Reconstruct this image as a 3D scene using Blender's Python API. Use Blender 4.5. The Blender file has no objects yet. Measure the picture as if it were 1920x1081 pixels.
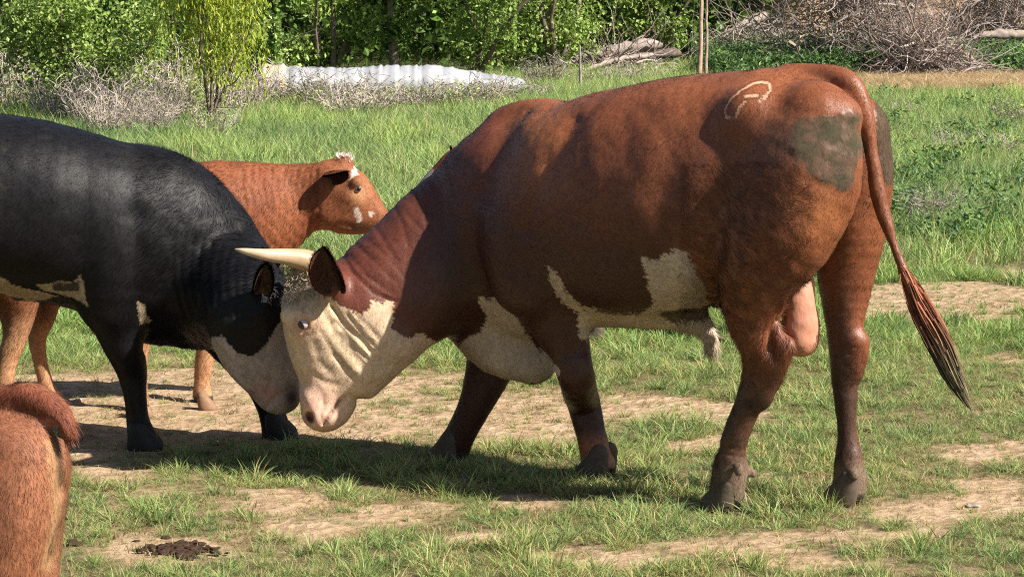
import bpy, math, random
import numpy as np
R = math.radians
rng = np.random.default_rng(7)
random.seed(7)

# ------------------------------------------------------------------ camera, light
F = 5000.0; CX = 960.0; CY = 540.5; PITCH = math.atan((540.5 + 50) / 5000)
CAM = np.array([0.0, 0.0, 1.74])
scene = bpy.context.scene
cd = bpy.data.cameras.new("camera"); cam = bpy.data.objects.new("camera", cd)
scene.collection.objects.link(cam); scene.camera = cam
cd.sensor_width = 36; cd.lens = F / 1920 * 36; cd.clip_end = 500; cd.clip_start = 0.1
cam.location = CAM; cam.rotation_euler = (R(90) - PITCH, 0, 0)

SUN_AZ = R(26.5)      # the sun stands to the right and a little behind the camera
SUN_EL = R(40)
sun_dir = np.array([math.cos(SUN_AZ) * math.cos(SUN_EL), -math.sin(SUN_AZ) * math.cos(SUN_EL), math.sin(SUN_EL)])
w = bpy.data.worlds.new("World"); scene.world = w; w.use_nodes = True
nt = w.node_tree; bg = nt.nodes["Background"]
sky = nt.nodes.new("ShaderNodeTexSky"); sky.sky_type = 'NISHITA'; sky.sun_disc = False
sky.sun_elevation = SUN_EL; sky.sun_rotation = math.atan2(sun_dir[0], sun_dir[1])
nt.links.new(sky.outputs[0], bg.inputs[0]); bg.inputs[1].default_value = 0.05
sl = bpy.data.lights.new("sun", 'SUN'); sl.energy = 5.0; sl.angle = R(0.5); sl.color = (1.0, 0.94, 0.84)
so = bpy.data.objects.new("sun", sl); scene.collection.objects.link(so)
from mathutils import Vector
so.rotation_euler = Vector(sun_dir).to_track_quat('Z', 'Y').to_euler(); so.location = (5, -3, 8)
scene.view_settings.view_transform = 'Standard'; scene.view_settings.look = 'None'
scene.view_settings.gamma = 1; scene.view_settings.exposure = 1.15
scene.render.engine = 'CYCLES'
scene.cycles.max_bounces = 6; scene.cycles.diffuse_bounces = 3; scene.cycles.glossy_bounces = 2
scene.cycles.transparent_max_bounces = 4
scene.cycles.use_denoising = False; scene.cycles.filter_width = 1.1

# ------------------------------------------------------------------ projection
FWD = np.array([0, math.cos(PITCH), -math.sin(PITCH)]); UP = np.array([0, math.sin(PITCH), math.cos(PITCH)])
def project(P):
    d = np.asarray(P, float) - CAM; zc = d @ FWD
    return CX + F * d[..., 0] / zc, CY - F * (d @ UP) / zc, zc
def ray(px, py):
    return FWD + np.array([1.0, 0, 0]) * (px - CX) / F - UP * (py - CY) / F
def W(px, py, Y):
    r = ray(px, py); return CAM + r * (Y / r[1])
def G(px, py):
    r = ray(px, py); return CAM + r * (-CAM[2] / r[2])
def scale(Y): return Y / F      # metres per photo pixel
class Frame:
    def __init__(s, O, deg, side=-1):
        a = R(deg); s.O = np.array([O[0], O[1], 0.0])
        s.A = np.array([side * math.cos(a), math.sin(a), 0.0])         # heading
        s.L = np.array([side * math.sin(a) , -math.cos(a), 0.0])        # toward the camera
        if side > 0: s.L = np.array([math.sin(a), -math.cos(a), 0.0])
    def P(s, px, py, t=0.0):
        r = ray(px, py); k = ((s.O - CAM) @ s.L + t) / (r @ s.L); return CAM + r * k
    def mirror(s, P):
        t = (P - s.O) @ s.L
        return P - 2 * t[:, None] * s.L

# ------------------------------------------------------------------ noise
def _hash(ix, iy, iz, seed):
    h = (ix * 374761393 + iy * 668265263 + iz * 2147483647 + seed * 974634777) & 0xffffffff
    h = ((h ^ (h >> 13)) * 1274126177) & 0xffffffff
    return ((h ^ (h >> 16)) & 0xffff) / 65535.0
def noise(P, sc, seed=0):
    q = np.asarray(P, float) * sc; i = np.floor(q).astype(np.int64); f = q - i; f = f * f * (3 - 2 * f)
    o = 0
    for dx in (0, 1):
        for dy in (0, 1):
            for dz in (0, 1):
                wgt = (f[:, 0] if dx else 1 - f[:, 0]) * (f[:, 1] if dy else 1 - f[:, 1]) * (f[:, 2] if dz else 1 - f[:, 2])
                o = o + wgt * _hash(i[:, 0] + dx, i[:, 1] + dy, i[:, 2] + dz, seed)
    return o * 2 - 1
def fbm(P, sc, seed=0, oct=3):
    o = 0; a = 1.0
    for k in range(oct): o = o + a * noise(P, sc * 2 ** k, seed + k); a *= 0.5
    return o / 1.75

# ------------------------------------------------------------------ mesh helpers
COL = scene.collection
def mk_mesh(name, V, quads=None, tris=None, cols=None, bn=None, mats=(), smooth=True, matidx=None):
    me = bpy.data.meshes.new(name); V = np.asarray(V, np.float32)
    nq = 0 if quads is None else len(quads); ntr = 0 if tris is None else len(tris)
    me.vertices.add(len(V)); me.vertices.foreach_set("co", V.ravel())
    idx = []
    if nq: idx.append(np.asarray(quads, np.int32).ravel())
    if ntr: idx.append(np.asarray(tris, np.int32).ravel())
    idx = np.concatenate(idx); me.loops.add(len(idx)); me.loops.foreach_set("vertex_index", idx)
    me.polygons.add(nq + ntr)
    st = np.concatenate([np.arange(nq) * 4, nq * 4 + np.arange(ntr) * 3]).astype(np.int32)
    me.polygons.foreach_set("loop_start", st)
    try: me.polygons.foreach_set("loop_total", np.concatenate([np.full(nq, 4), np.full(ntr, 3)]).astype(np.int32))
    except Exception: pass
    me.polygons.foreach_set("use_smooth", np.full(nq + ntr, smooth))
    if matidx is not None: me.polygons.foreach_set("material_index", np.asarray(matidx, np.int32))
    me.update(calc_edges=True)
    if cols is not None:
        a = me.attributes.new("coat", 'FLOAT_COLOR', 'POINT')
        c = np.ones((len(V), 4), np.float32); c[:, :3] = cols; a.data.foreach_set("color", c.ravel())
    if bn is not None:
        a = me.attributes.new("bn", 'FLOAT_VECTOR', 'POINT'); a.data.foreach_set("vector", np.asarray(bn, np.float32).ravel())
    for m in mats: me.materials.append(m)
    return me
def link(name, me, parent=None, loc=None, **props):
    o = bpy.data.objects.new(name, me); COL.objects.link(o)
    if loc is not None: o.location = loc
    if parent is not None: o.parent = parent
    for k, v in props.items(): o[k] = v
    return o
def empty(name, loc, **props):
    o = bpy.data.objects.new(name, None); COL.objects.link(o); o.location = loc; o.empty_display_size = 0.1
    for k, v in props.items(): o[k] = v
    return o
def vnormals(V, Q):
    a = V[Q[:, 2]] - V[Q[:, 0]]; b = V[Q[:, 3 if Q.shape[1] == 4 else 1]] - V[Q[:, 1 if Q.shape[1] == 4 else 0]]
    n = np.cross(a, b) if Q.shape[1] == 4 else np.cross(V[Q[:, 1]] - V[Q[:, 0]], V[Q[:, 2]] - V[Q[:, 0]])
    o = np.zeros_like(V)
    for k in range(Q.shape[1]):
        for c in range(3): o[:, c] += np.bincount(Q[:, k], n[:, c], len(V))
    return o / (np.linalg.norm(o, axis=1, keepdims=True) + 1e-12)

def catmull(P, n):
    P = np.asarray(P, float); Q = np.vstack([2 * P[0] - P[1], P, 2 * P[-1] - P[-2]]); out = []
    for i in range(1, len(Q) - 2):
        for j in range(n):
            t = j / n; p0, p1, p2, p3 = Q[i - 1:i + 3]
            out.append(0.5 * (2 * p1 + (p2 - p0) * t + (2 * p0 - 5 * p1 + 4 * p2 - p3) * t * t + (3 * p1 - p0 - 3 * p2 + p3) * t ** 3))
    out.append(P[-1]); return np.array(out)

# ------------------------------------------------------------------ signed distance bodies
class Tube:
    """a chain of elliptical sections: points, in-plane radius a, lateral radius b, lateral direction L"""
    def __init__(s, st, L, k=0.03, n=3, sub=False, pw=2.0):
        # st rows: point3, a (metres), b (metres)
        s.C = catmull(np.array([list(p) + [a, b] for p, a, b in st]), n) if len(st) > 1 else np.array([list(st[0][0]) + [st[0][1], st[0][2]]] * 2)
        if len(st) == 1: s.C[1, 0] += 1e-4
        s.C[:, 3:] = np.maximum(s.C[:, 3:], 0.002)
        s.L = np.array(L, float) / np.linalg.norm(L); s.k = k; s.sub = sub; s.pw = pw
        r = s.C[:, 3:].max(); s.lo = s.C[:, :3].min(0) - r; s.hi = s.C[:, :3].max(0) + r
    def ev(s, P):
        best = None
        for A, B in zip(s.C[:-1], s.C[1:]):
            ab = B[:3] - A[:3]; l2 = ab @ ab + 1e-12
            pa = P - A[:3].astype(np.float32)
            h = np.clip((pa @ ab) / l2, 0, 1)
            d = pa - h[:, None] * ab; dt = d @ s.L; d2 = (d * d).sum(1); dp2 = np.maximum(d2 - dt * dt, 0)
            a = A[3] + h * (B[3] - A[3]); b = A[4] + h * (B[4] - A[4])
            if s.pw == 2.0:
                k0 = np.sqrt(dp2 / (a * a) + dt * dt / (b * b)); k1 = np.sqrt(dp2 / a ** 4 + dt * dt / b ** 4) + 1e-9
                f = k0 * (k0 - 1) / k1
            else:
                k0 = (dp2 / (a * a)) ** (s.pw / 2) + (dt * dt / (b * b)) ** (s.pw / 2); k0 = k0 ** (1 / s.pw)
                f = (k0 - 1) * np.sqrt(d2 + 1e-9) / np.maximum(k0, 0.3)
            best = f if best is None else np.minimum(best, f)
        return best
def smin(a, b, k):
    h = np.maximum(k - np.abs(a - b), 0) / k
    return np.minimum(a, b) - h * h * k * 0.25
def sdf_of(prims, disp=None):
    M = 0.16
    def fn(P):
        f = np.full(len(P), 0.5, np.float32)
        for p in prims:
            m = np.all((P > p.lo - M) & (P < p.hi + M), axis=1)
            if not m.any(): continue
            v = p.ev(P[m]).astype(np.float32)
            f[m] = -smin(-f[m], v, p.k) if p.sub else smin(f[m], v, p.k)
        if disp is not None:
            m = np.abs(f) < 0.05
            if m.any(): f[m] += disp(P[m])
        return f
    return fn
def polygonize(fn, lo, hi, h, B=6):
    lo = np.array(lo, float); n = np.ceil((np.array(hi) - lo) / (h * B)).astype(int)
    gx = [lo[i] + np.arange(n[i] + 1) * h * B for i in range(3)]
    CG = np.stack(np.meshgrid(*gx, indexing='ij'), -1).reshape(-1, 3).astype(np.float32)
    c = fn(CG).reshape(n + 1)
    near = np.abs(c) < h * B * 1.5
    sgn = c < 0
    act = np.zeros(n, bool); anyin = np.zeros(n, bool); allin = np.ones(n, bool)
    for dx in (0, 1):
        for dy in (0, 1):
            for dz in (0, 1):
                sl_ = (slice(dx, n[0] + dx), slice(dy, n[1] + dy), slice(dz, n[2] + dz))
                act |= near[sl_]; anyin |= sgn[sl_]; allin &= sgn[sl_]
    act |= anyin & ~allin
    fill = np.where(allin, -0.5, 0.5).astype(np.float32)
    Fv = np.repeat(np.repeat(np.repeat(fill, B, 0), B, 1), B, 2)
    bi = np.argwhere(act)
    off = np.stack(np.meshgrid(*[np.arange(B)] * 3, indexing='ij'), -1).reshape(-1, 3)
    idx = (bi[:, None, :] * B + off[None]).reshape(-1, 3)
    for s in range(0, len(idx), 400000):
        q = idx[s:s + 400000]; v = fn((lo + q * h).astype(np.float32)); Fv[q[:, 0], q[:, 1], q[:, 2]] = v
    ins = Fv < 0
    cnt = np.zeros(np.array(ins.shape) - 1, np.uint8)
    for dx in (0, 1):
        for dy in (0, 1):
            for dz in (0, 1):
                cnt += ins[dx:ins.shape[0] - 1 + dx, dy:ins.shape[1] - 1 + dy, dz:ins.shape[2] - 1 + dz]
    cells = np.argwhere((cnt > 0) & (cnt < 8))
    vid = np.full(cnt.shape, -1, np.int32); vid[cells[:, 0], cells[:, 1], cells[:, 2]] = np.arange(len(cells))
    corners = [(dx, dy, dz) for dx in (0, 1) for dy in (0, 1) for dz in (0, 1)]
    val = [Fv[cells[:, 0] + c_[0], cells[:, 1] + c_[1], cells[:, 2] + c_[2]] for c_ in corners]
    acc = np.zeros((len(cells), 3)); num = np.zeros(len(cells))
    for i in range(8):
        for j in range(i + 1, 8):
            d = np.array(corners[j]) - np.array(corners[i])
            if np.abs(d).sum() != 1: continue
            m = (val[i] < 0) != (val[j] < 0); t = val[i][m] / (val[i][m] - val[j][m])
            acc[m] += np.array(corners[i]) + t[:, None] * d; num[m] += 1
    V = lo + (cells + acc / num[:, None]) * h
    quads = []
    for ax in range(3):
        u, v = [(1, 2), (2, 0), (0, 1)][ax]
        s0 = [slice(None)] * 3; s1 = [slice(None)] * 3; s0[ax] = slice(0, -1); s1[ax] = slice(1, None)
        a = ins[tuple(s0)]; b = ins[tuple(s1)]
        e = np.argwhere(a != b); e = e[(e[:, u] > 0) & (e[:, v] > 0) & (e[:, u] < vid.shape[u]) & (e[:, v] < vid.shape[v])]
        fl = a[e[:, 0], e[:, 1], e[:, 2]]
        def g(du, dv):
            q = e.copy(); q[:, u] -= du; q[:, v] -= dv; return vid[q[:, 0], q[:, 1], q[:, 2]]
        Q = np.stack([g(1, 1), g(0, 1), g(0, 0), g(1, 0)], 1)
        Q[~fl] = Q[~fl][:, ::-1]; quads.append(Q)
    Q = np.concatenate(quads); Q = Q[(Q >= 0).all(1)]
    # light smoothing
    for it in range(2):
        nb = np.zeros_like(V); cn = np.zeros(len(V))
        for k in range(4):
            for l in ((k + 1) % 4, (k + 3) % 4):
                for c3 in range(3): nb[:, c3] += np.bincount(Q[:, k], V[Q[:, l], c3], len(V))
                cn += np.bincount(Q[:, k], minlength=len(V))
        V = V * 0.5 + 0.5 * nb / np.maximum(cn, 1)[:, None]
    return V, Q

def seg_dist(px, py, pts):
    d = np.full(len(px), 1e9)
    for (x0, y0), (x1, y1) in zip(pts[:-1], pts[1:]):
        ex, ey = x1 - x0, y1 - y0; h = np.clip(((px - x0) * ex + (py - y0) * ey) / (ex * ex + ey * ey + 1e-9), 0, 1)
        d = np.minimum(d, np.hypot(px - x0 - h * ex, py - y0 - h * ey))
    return d
def in_poly(px, py, pts):
    ins = np.zeros(len(px), bool); n = len(pts)
    for i in range(n):
        x0, y0 = pts[i]; x1, y1 = pts[(i + 1) % n]
        if y0 == y1: continue
        ins ^= ((y0 > py) != (y1 > py)) & (px < (x1 - x0) * (py - y0) / (y1 - y0) + x0)
    return ins
def sstep(x, a, b):
    t = np.clip((x - a) / (b - a), 0, 1); return t * t * (3 - 2 * t)
def mixc(c, d, m):
    return c * (1 - m[:, None]) + np.asarray(d) * m[:, None]

# ------------------------------------------------------------------ materials
def new_mat(name):
    m = bpy.data.materials.new(name); m.use_nodes = True
    return m, m.node_tree, m.node_tree.nodes["Principled BSDF"]
def N(t, typ, **kw):
    n = t.nodes.new(typ)
    for k, v in kw.items():
        if k.startswith('i_'): n.inputs[k[2:].replace('_', ' ')].default_value = v
        else: setattr(n, k, v)
    return n
def ramp(t, stops):
    r = t.nodes.new("ShaderNodeValToRGB"); e = r.color_ramp.elements
    while len(e) < len(stops): e.new(0.5)
    for q, (p, c) in zip(e, stops): q.position = p; q.color = tuple(c) + (1,)
    return r
def coat_mat(name, rough=0.55, spec=0.3, bump=0.25, bscale=60, sheen=0.0, var=(0.65, 1.3)):
    m, t, b = new_mat(name)
    at = N(t, "ShaderNodeAttribute", attribute_name="coat"); an = N(t, "ShaderNodeAttribute", attribute_name="bn")
    geo = N(t, "ShaderNodeNewGeometry")
    mp = N(t, "ShaderNodeMapping"); mp.inputs['Scale'].default_value = (1, 1, 0.55)
    t.links.new(geo.outputs['Position'], mp.inputs[0])
    n1 = N(t, "ShaderNodeTexNoise", i_Scale=bscale, i_Detail=5.0, i_Roughness=0.7); t.links.new(mp.outputs[0], n1.inputs['Vector'])
    n2 = N(t, "ShaderNodeTexNoise", i_Scale=7.0, i_Detail=4.0); t.links.new(mp.outputs[0], n2.inputs['Vector'])
    r1 = ramp(t, [(0.25, (var[0],) * 3), (0.75, (var[1],) * 3)]); t.links.new(n1.outputs[0], r1.inputs[0])
    mx = N(t, "ShaderNodeMix", data_type='RGBA', blend_type='MULTIPLY'); mx.inputs[0].default_value = 1
    t.links.new(at.outputs['Color'], mx.inputs[6]); t.links.new(r1.outputs[0], mx.inputs[7])
    r2 = ramp(t, [(0.3, (0.8, 0.78, 0.78)), (0.7, (1.12, 1.1, 1.08))]); t.links.new(n2.outputs[0], r2.inputs[0])
    mx2 = N(t, "ShaderNodeMix", data_type='RGBA', blend_type='MULTIPLY'); mx2.inputs[0].default_value = 1
    t.links.new(mx.outputs[2], mx2.inputs[6]); t.links.new(r2.outputs[0], mx2.inputs[7])
    t.links.new(mx2.outputs[2], b.inputs['Base Color'])
    bp = N(t, "ShaderNodeBump"); bp.inputs['Strength'].default_value = bump; bp.inputs['Distance'].default_value = 0.006
    t.links.new(n1.outputs[0], bp.inputs['Height']); t.links.new(an.outputs['Vector'], bp.inputs['Normal'])
    t.links.new(bp.outputs[0], b.inputs['Normal'])
    hs = N(t, "ShaderNodeSeparateColor", mode='HSV'); t.links.new(at.outputs['Color'], hs.inputs[0])
    mr = N(t, "ShaderNodeMapRange"); mr.inputs[1].default_value = .5; mr.inputs[2].default_value = .75; mr.inputs[3].default_value = .95 if rough < .5 else rough; mr.inputs[4].default_value = rough; t.links.new(hs.outputs[1], mr.inputs[0]); t.links.new(mr.outputs[0], b.inputs['Roughness'])
    ms_ = N(t, "ShaderNodeMapRange"); ms_.inputs[1].default_value = .5; ms_.inputs[2].default_value = .75; ms_.inputs[3].default_value = .06 if rough < .5 else spec; ms_.inputs[4].default_value = spec; t.links.new(hs.outputs[1], ms_.inputs[0]); t.links.new(ms_.outputs[0], b.inputs['Specular IOR Level'])
    b.inputs['Sheen Weight'].default_value = sheen; b.inputs['Sheen Roughness'].default_value = 0.4
    return m
def simple_mat(name, col, rough=0.7, spec=0.3, nscale=30, lo=0.7, hi=1.2, bump=0.2, attr=None, transl=0):
    m, t, b = new_mat(name)
    geo = N(t, "ShaderNodeTexCoord")
    n1 = N(t, "ShaderNodeTexNoise", i_Scale=nscale, i_Detail=5.0, i_Roughness=0.65); t.links.new(geo.outputs['Object'], n1.inputs['Vector'])
    r1 = ramp(t, [(0.3, (lo,) * 3), (0.7, (hi,) * 3)]); t.links.new(n1.outputs[0], r1.inputs[0])
    mx = N(t, "ShaderNodeMix", data_type='RGBA', blend_type='MULTIPLY'); mx.inputs[0].default_value = 1
    t.links.new(r1.outputs[0], mx.inputs[7])
    if attr:
        at = N(t, "ShaderNodeAttribute", attribute_name=attr); t.links.new(at.outputs['Color'], mx.inputs[6])
    else: mx.inputs[6].default_value = tuple(col) + (1,)
    t.links.new(mx.outputs[2], b.inputs['Base Color'])
    if bump:
        bp = N(t, "ShaderNodeBump"); bp.inputs['Strength'].default_value = bump; bp.inputs['Distance'].default_value = 0.01
        t.links.new(n1.outputs[0], bp.inputs['Height']); t.links.new(bp.outputs[0], b.inputs['Normal'])
    b.inputs['Roughness'].default_value = rough; b.inputs['Specular IOR Level'].default_value = spec
    if transl:
        tr = N(t, "ShaderNodeBsdfTranslucent"); t.links.new(mx.outputs[2], tr.inputs[0])
        ms = N(t, "ShaderNodeMixShader"); ms.inputs[0].default_value = transl
        out = [n for n in t.nodes if n.type == 'OUTPUT_MATERIAL'][0]
        t.links.new(b.outputs[0], ms.inputs[1]); t.links.new(tr.outputs[0], ms.inputs[2]); t.links.new(ms.outputs[0], out.inputs[0])
    return m
M_red = coat_mat("red_coat", 0.46, 0.38, 0.3, 70, var=(0.75, 1.25))
M_black = coat_mat("black_coat", 0.52, 0.22, 0.25, 60, var=(0.6, 1.3))
M_calf = coat_mat("calf_coat", 0.65, 0.2, 0.35, 60)
M_horn = simple_mat("horn", (0.55, 0.40, 0.25), 0.4, 0.4, 18, 0.8, 1.15, 0.1, attr="coat")
M_hoof = simple_mat("hoof", (0.10, 0.075, 0.055), 0.7, 0.2, 40)
M_hoof_tan = simple_mat('hoof_tan', (0.22, 0.13, 0.08), 0.7, 0.2, 40)
M_sclera = simple_mat("eye_white", (0.40, 0.33, 0.33), 0.3, 0.6, 20, 0.9, 1.05, 0)
M_iris = simple_mat("eye_dark", (0.012, 0.008, 0.01), 0.06, 0.7, 20, 0.9, 1.05, 0)
M_leaf = simple_mat("leaf", (0.1, 0.2, 0.03), 0.45, 0.35, 3, 0.85, 1.15, 0, attr="coat", transl=0.35)
M_bark = simple_mat("bark", (0.2, 0.17, 0.14), 0.9, 0.1, 14, 0.55, 1.25, 0.6, attr="coat")
M_twig = simple_mat("twig", (0.2, 0.17, 0.14), 0.85, 0.15, 9, 0.7, 1.2, 0, attr="coat")
M_white = simple_mat("white_plastic", (0.72, 0.73, 0.76), 0.45, 0.3, 7, 0.88, 1.05, 0.3, attr="coat")

# ------------------------------------------------------------------ ground
def ground_z(x, y):
    x = np.asarray(x, float); y = np.asarray(y, float)
    bank = sstep(y, 30, 55) * sstep(x, 1.5, 6.0) * 0.3
    P = np.stack([x, y, np.zeros_like(x)], -1).reshape(-1, 3)
    bump = (fbm(P, 1.3, 3) * 0.02 + fbm(P, 6.0, 9) * 0.006).reshape(x.shape)
    return bank + bump * sstep(y, 3, 6)
# bare-earth patches, given where they show on flat ground: (px, py, rx, ry, strength)
DIRT = [(1010, 775, 170, 42, 1.1), (1240, 770, 150, 30, 1.05), (1300, 840, 60, 18, .8), (1560, 1000, 160, 22, .9), (1850, 905, 110, 24, .9), (480, 940, 110, 20, .8), (900, 1010, 120, 16, .6), (1150, 1050, 120, 18, .7), (1330, 940, 60, 12, .7), (420, 730, 420, 40, 1.3), (300, 790, 330, 45, 1.3), (170, 830, 160, 50, 1.0), (640, 790, 200, 36, .9), (620, 740, 220, 30, .8),
        (960, 790, 120, 50, .9), (1000, 740, 110, 20, .7), (1240, 775, 150, 26, .9), (1110, 800, 120, 30, .6), (1790, 570, 240, 42, 1.25), (1700, 600, 150, 22, .8),
        (1900, 520, 80, 20, .9), (1370, 1030, 150, 24, 1.1), (1500, 1060, 160, 20, .8), (1760, 955, 170, 28, 1.1), (1890, 840, 90, 22, 1.0), (1700, 1010, 140, 20, .7),
        (950, 940, 60, 16, .9), (700, 960, 120, 20, .55), (540, 985, 90, 22, .6), (200, 900, 90, 26, .7), (1900, 680, 80, 20, .6), (1600, 960, 90, 16, .6),
        (1080, 760, 120, 30, .5), (330, 1030, 110, 30, .9), (1250, 1000, 90, 20, .5), (60, 760, 120, 60, 1.0)]
def dirt(x, y):
    x = np.asarray(x, float).ravel(); y = np.asarray(y, float).ravel()
    P = np.stack([x, y, np.zeros_like(x)], -1)
    px, py, _ = project(P); px = px + noise(P, 1.7, 31) * 60; py = py + noise(P, 1.9, 32) * 12
    d = np.zeros(len(x))
    for cx, cy, rx, ry, s in DIRT:
        d = np.maximum(d, s * np.exp(-(((px - cx) / rx) ** 2 + ((py - cy) / ry) ** 2) ** 1.0))
    d = d * .92 + fbm(P, 3.0, 41) * 0.36 + fbm(P, 9.0, 45) * 0.26
    return np.clip(d, 0, 1) * (y < 22) * (y > 0)
ys = np.concatenate([np.linspace(-30, 6.5, 12), np.arange(6.8, 15, 0.05), np.geomspace(15, 62, 110)[0:], np.linspace(70, 400, 12)])
xs1 = np.concatenate([np.linspace(-250, -12, 10), np.arange(-11, -2.2, 0.5), np.arange(-2.1, 2.1, 0.05), np.arange(2.2, 11, 0.4), np.linspace(12, 250, 10)])
GX, GY = np.meshgrid(xs1, ys); GZ = ground_z(GX, GY)
V = np.stack([GX, GY, GZ], -1).reshape(-1, 3); nx = len(xs1); ny = len(ys)
ii = np.arange(ny - 1)[:, None] * nx + np.arange(nx - 1)[None]; ii = ii.ravel()
Q = np.stack([ii, ii + 1, ii + 1 + nx, ii + nx], 1)
dv = dirt(V[:, 0], V[:, 1])
V[:, 2] += np.where((V[:, 1] > 6.5) & (V[:, 1] < 15), fbm(V, 14, 77) * 0.012 * sstep(dv, .2, .6), 0)
m, t, b = new_mat("earth")
at = N(t, "ShaderNodeAttribute", attribute_name="coat"); geo = N(t, "ShaderNodeNewGeometry")
n1 = N(t, "ShaderNodeTexNoise", i_Scale=9.0, i_Detail=8.0, i_Roughness=0.7); t.links.new(geo.outputs['Position'], n1.inputs['Vector'])
n2 = N(t, "ShaderNodeTexVoronoi", i_Scale=26.0); t.links.new(geo.outputs['Position'], n2.inputs['Vector'])
dr = ramp(t, [(0.3, (0.20, 0.125, 0.065)), (0.5, (0.38, 0.265, 0.165)), (0.72, (0.52, 0.395, 0.27))]); t.links.new(n1.outputs[0], dr.inputs[0])
gr = ramp(t, [(0.3, (0.06, 0.05, 0.025)), (0.7, (0.22, 0.18, 0.09))]); t.links.new(n1.outputs[0], gr.inputs[0])
mx = N(t, "ShaderNodeMix", data_type='RGBA'); sep = N(t, "ShaderNodeSeparateColor"); t.links.new(at.outputs['Color'], sep.inputs[0])
rr = ramp(t, [(0.10, (0, 0, 0)), (0.55, (1, 1, 1))]); t.links.new(sep.outputs[0], rr.inputs[0]); t.links.new(rr.outputs[0], mx.inputs[0])
t.links.new(gr.outputs[0], mx.inputs[6]); t.links.new(dr.outputs[0], mx.inputs[7]); t.links.new(mx.outputs[2], b.inputs['Base Color'])
ad = N(t, "ShaderNodeMath", operation='ADD'); t.links.new(n1.outputs[0], ad.inputs[0])
mu = N(t, "ShaderNodeMath", operation='MULTIPLY'); mu.inputs[1].default_value = 0.35; t.links.new(n2.outputs[0], mu.inputs[0]); t.links.new(mu.outputs[0], ad.inputs[1])
bp = N(t, "ShaderNodeBump"); bp.inputs['Strength'].default_value = 0.9; bp.inputs['Distance'].default_value = 0.03
t.links.new(ad.outputs[0], bp.inputs['Height']); t.links.new(bp.outputs[0], b.inputs['Normal']); b.inputs['Roughness'].default_value = 0.95; b.inputs['Specular IOR Level'].default_value = 0.1
ground = link("ground", mk_mesh("ground", V, quads=Q, cols=np.stack([dv] * 3, 1), mats=[m]), kind="structure")

#@@ANIMALS
# ------------------------------------------------------------------ animal builder
def fur_tris(V, Q, Nn, n, flow, length, width, colfn, lift=0.25, curl=0.35, mask=None, seed=1):
    r = np.random.default_rng(seed)
    T = np.concatenate([Q[:, [0, 1, 2]], Q[:, [0, 2, 3]]])
    a = V[T[:, 1]] - V[T[:, 0]]; b = V[T[:, 2]] - V[T[:, 0]]; ar = np.linalg.norm(np.cross(a, b), axis=1)
    cw = np.cumsum(ar); ti = np.searchsorted(cw, r.random(n) * cw[-1]); ti = np.minimum(ti, len(T) - 1)
    u = r.random(n); v = r.random(n); fl = u + v > 1; u[fl] = 1 - u[fl]; v[fl] = 1 - v[fl]
    P = V[T[ti, 0]] + u[:, None] * a[ti] + v[:, None] * b[ti]
    n0 = Nn[T[ti, 0]] * (1 - u - v)[:, None] + Nn[T[ti, 1]] * u[:, None] + Nn[T[ti, 2]] * v[:, None]
    n0 /= np.linalg.norm(n0, axis=1, keepdims=True) + 1e-9
    L = length(P); keep = L > 0.0008
    P = P[keep]; n0 = n0[keep]; L = L[keep]; k = len(P)
    d = flow(P).copy()
    d += curl * np.stack([noise(P, 22, 5), noise(P, 22, 6), noise(P, 22, 7)], 1) * 2 + r.normal(size=(k, 3)) * curl * 0.5
    d -= (d * n0).sum(1)[:, None] * n0; d /= np.linalg.norm(d, axis=1, keepdims=True) + 1e-9
    s = np.cross(d, n0)
    d = d + n0 * (lift * (0.4 + 1.2 * r.random(k)))[:, None]
    Lr = (L * (0.6 + 0.8 * r.random(k)))[:, None]; wv = width * (0.7 + 0.6 * r.random(k))[:, None]
    tv = np.stack([P - s * wv / 2 - n0 * 0.001, P + s * wv / 2 - n0 * 0.001, P + d * Lr], 1).reshape(-1, 3)
    c = colfn(P, n0) * (0.72 + 0.5 * r.random(k))[:, None]
    tilt = n0 + d * 0.25 * (r.random(k)[:, None] - 0.3) + s * (r.random(k)[:, None] - .5) * 0.5
    tilt /= np.linalg.norm(tilt, axis=1, keepdims=True)
    return tv, np.repeat(c, 3, 0), np.repeat(tilt, 3, 0)

def build_body(prims, h, colfn, hair, disp=None, flow=None, length=None, width=0.0013, lift=0.25, curl=0.35, seed=1, pad=0.03):
    lo = np.min([p.lo for p in prims if not p.sub], 0) - pad - 0.02; hi = np.max([p.hi for p in prims if not p.sub], 0) + pad + 0.02
    V, Q = polygonize(sdf_of(prims, disp), lo, hi, h)
    Nn = vnormals(V, Q); C = colfn(V, Nn)
    if hair:
        tv, tc, tn = fur_tris(V, Q, Nn, hair, flow, length, width, colfn, lift, curl, seed=seed)
        nV = len(V); tris = nV + np.arange(len(tv)).reshape(-1, 3)
        return np.vstack([V, tv]), Q, tris, np.vstack([C, tc]), np.vstack([Nn, tn])
    return V, Q, None, C, Nn

def finish(root, name, data, mat, **props):
    V, Q, T, C, Nn = data; base = np.array(root.location)
    me = mk_mesh(name, V - base, quads=Q, tris=T, cols=C, bn=Nn, mats=[mat])
    return link(name, me, root, **props)

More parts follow.
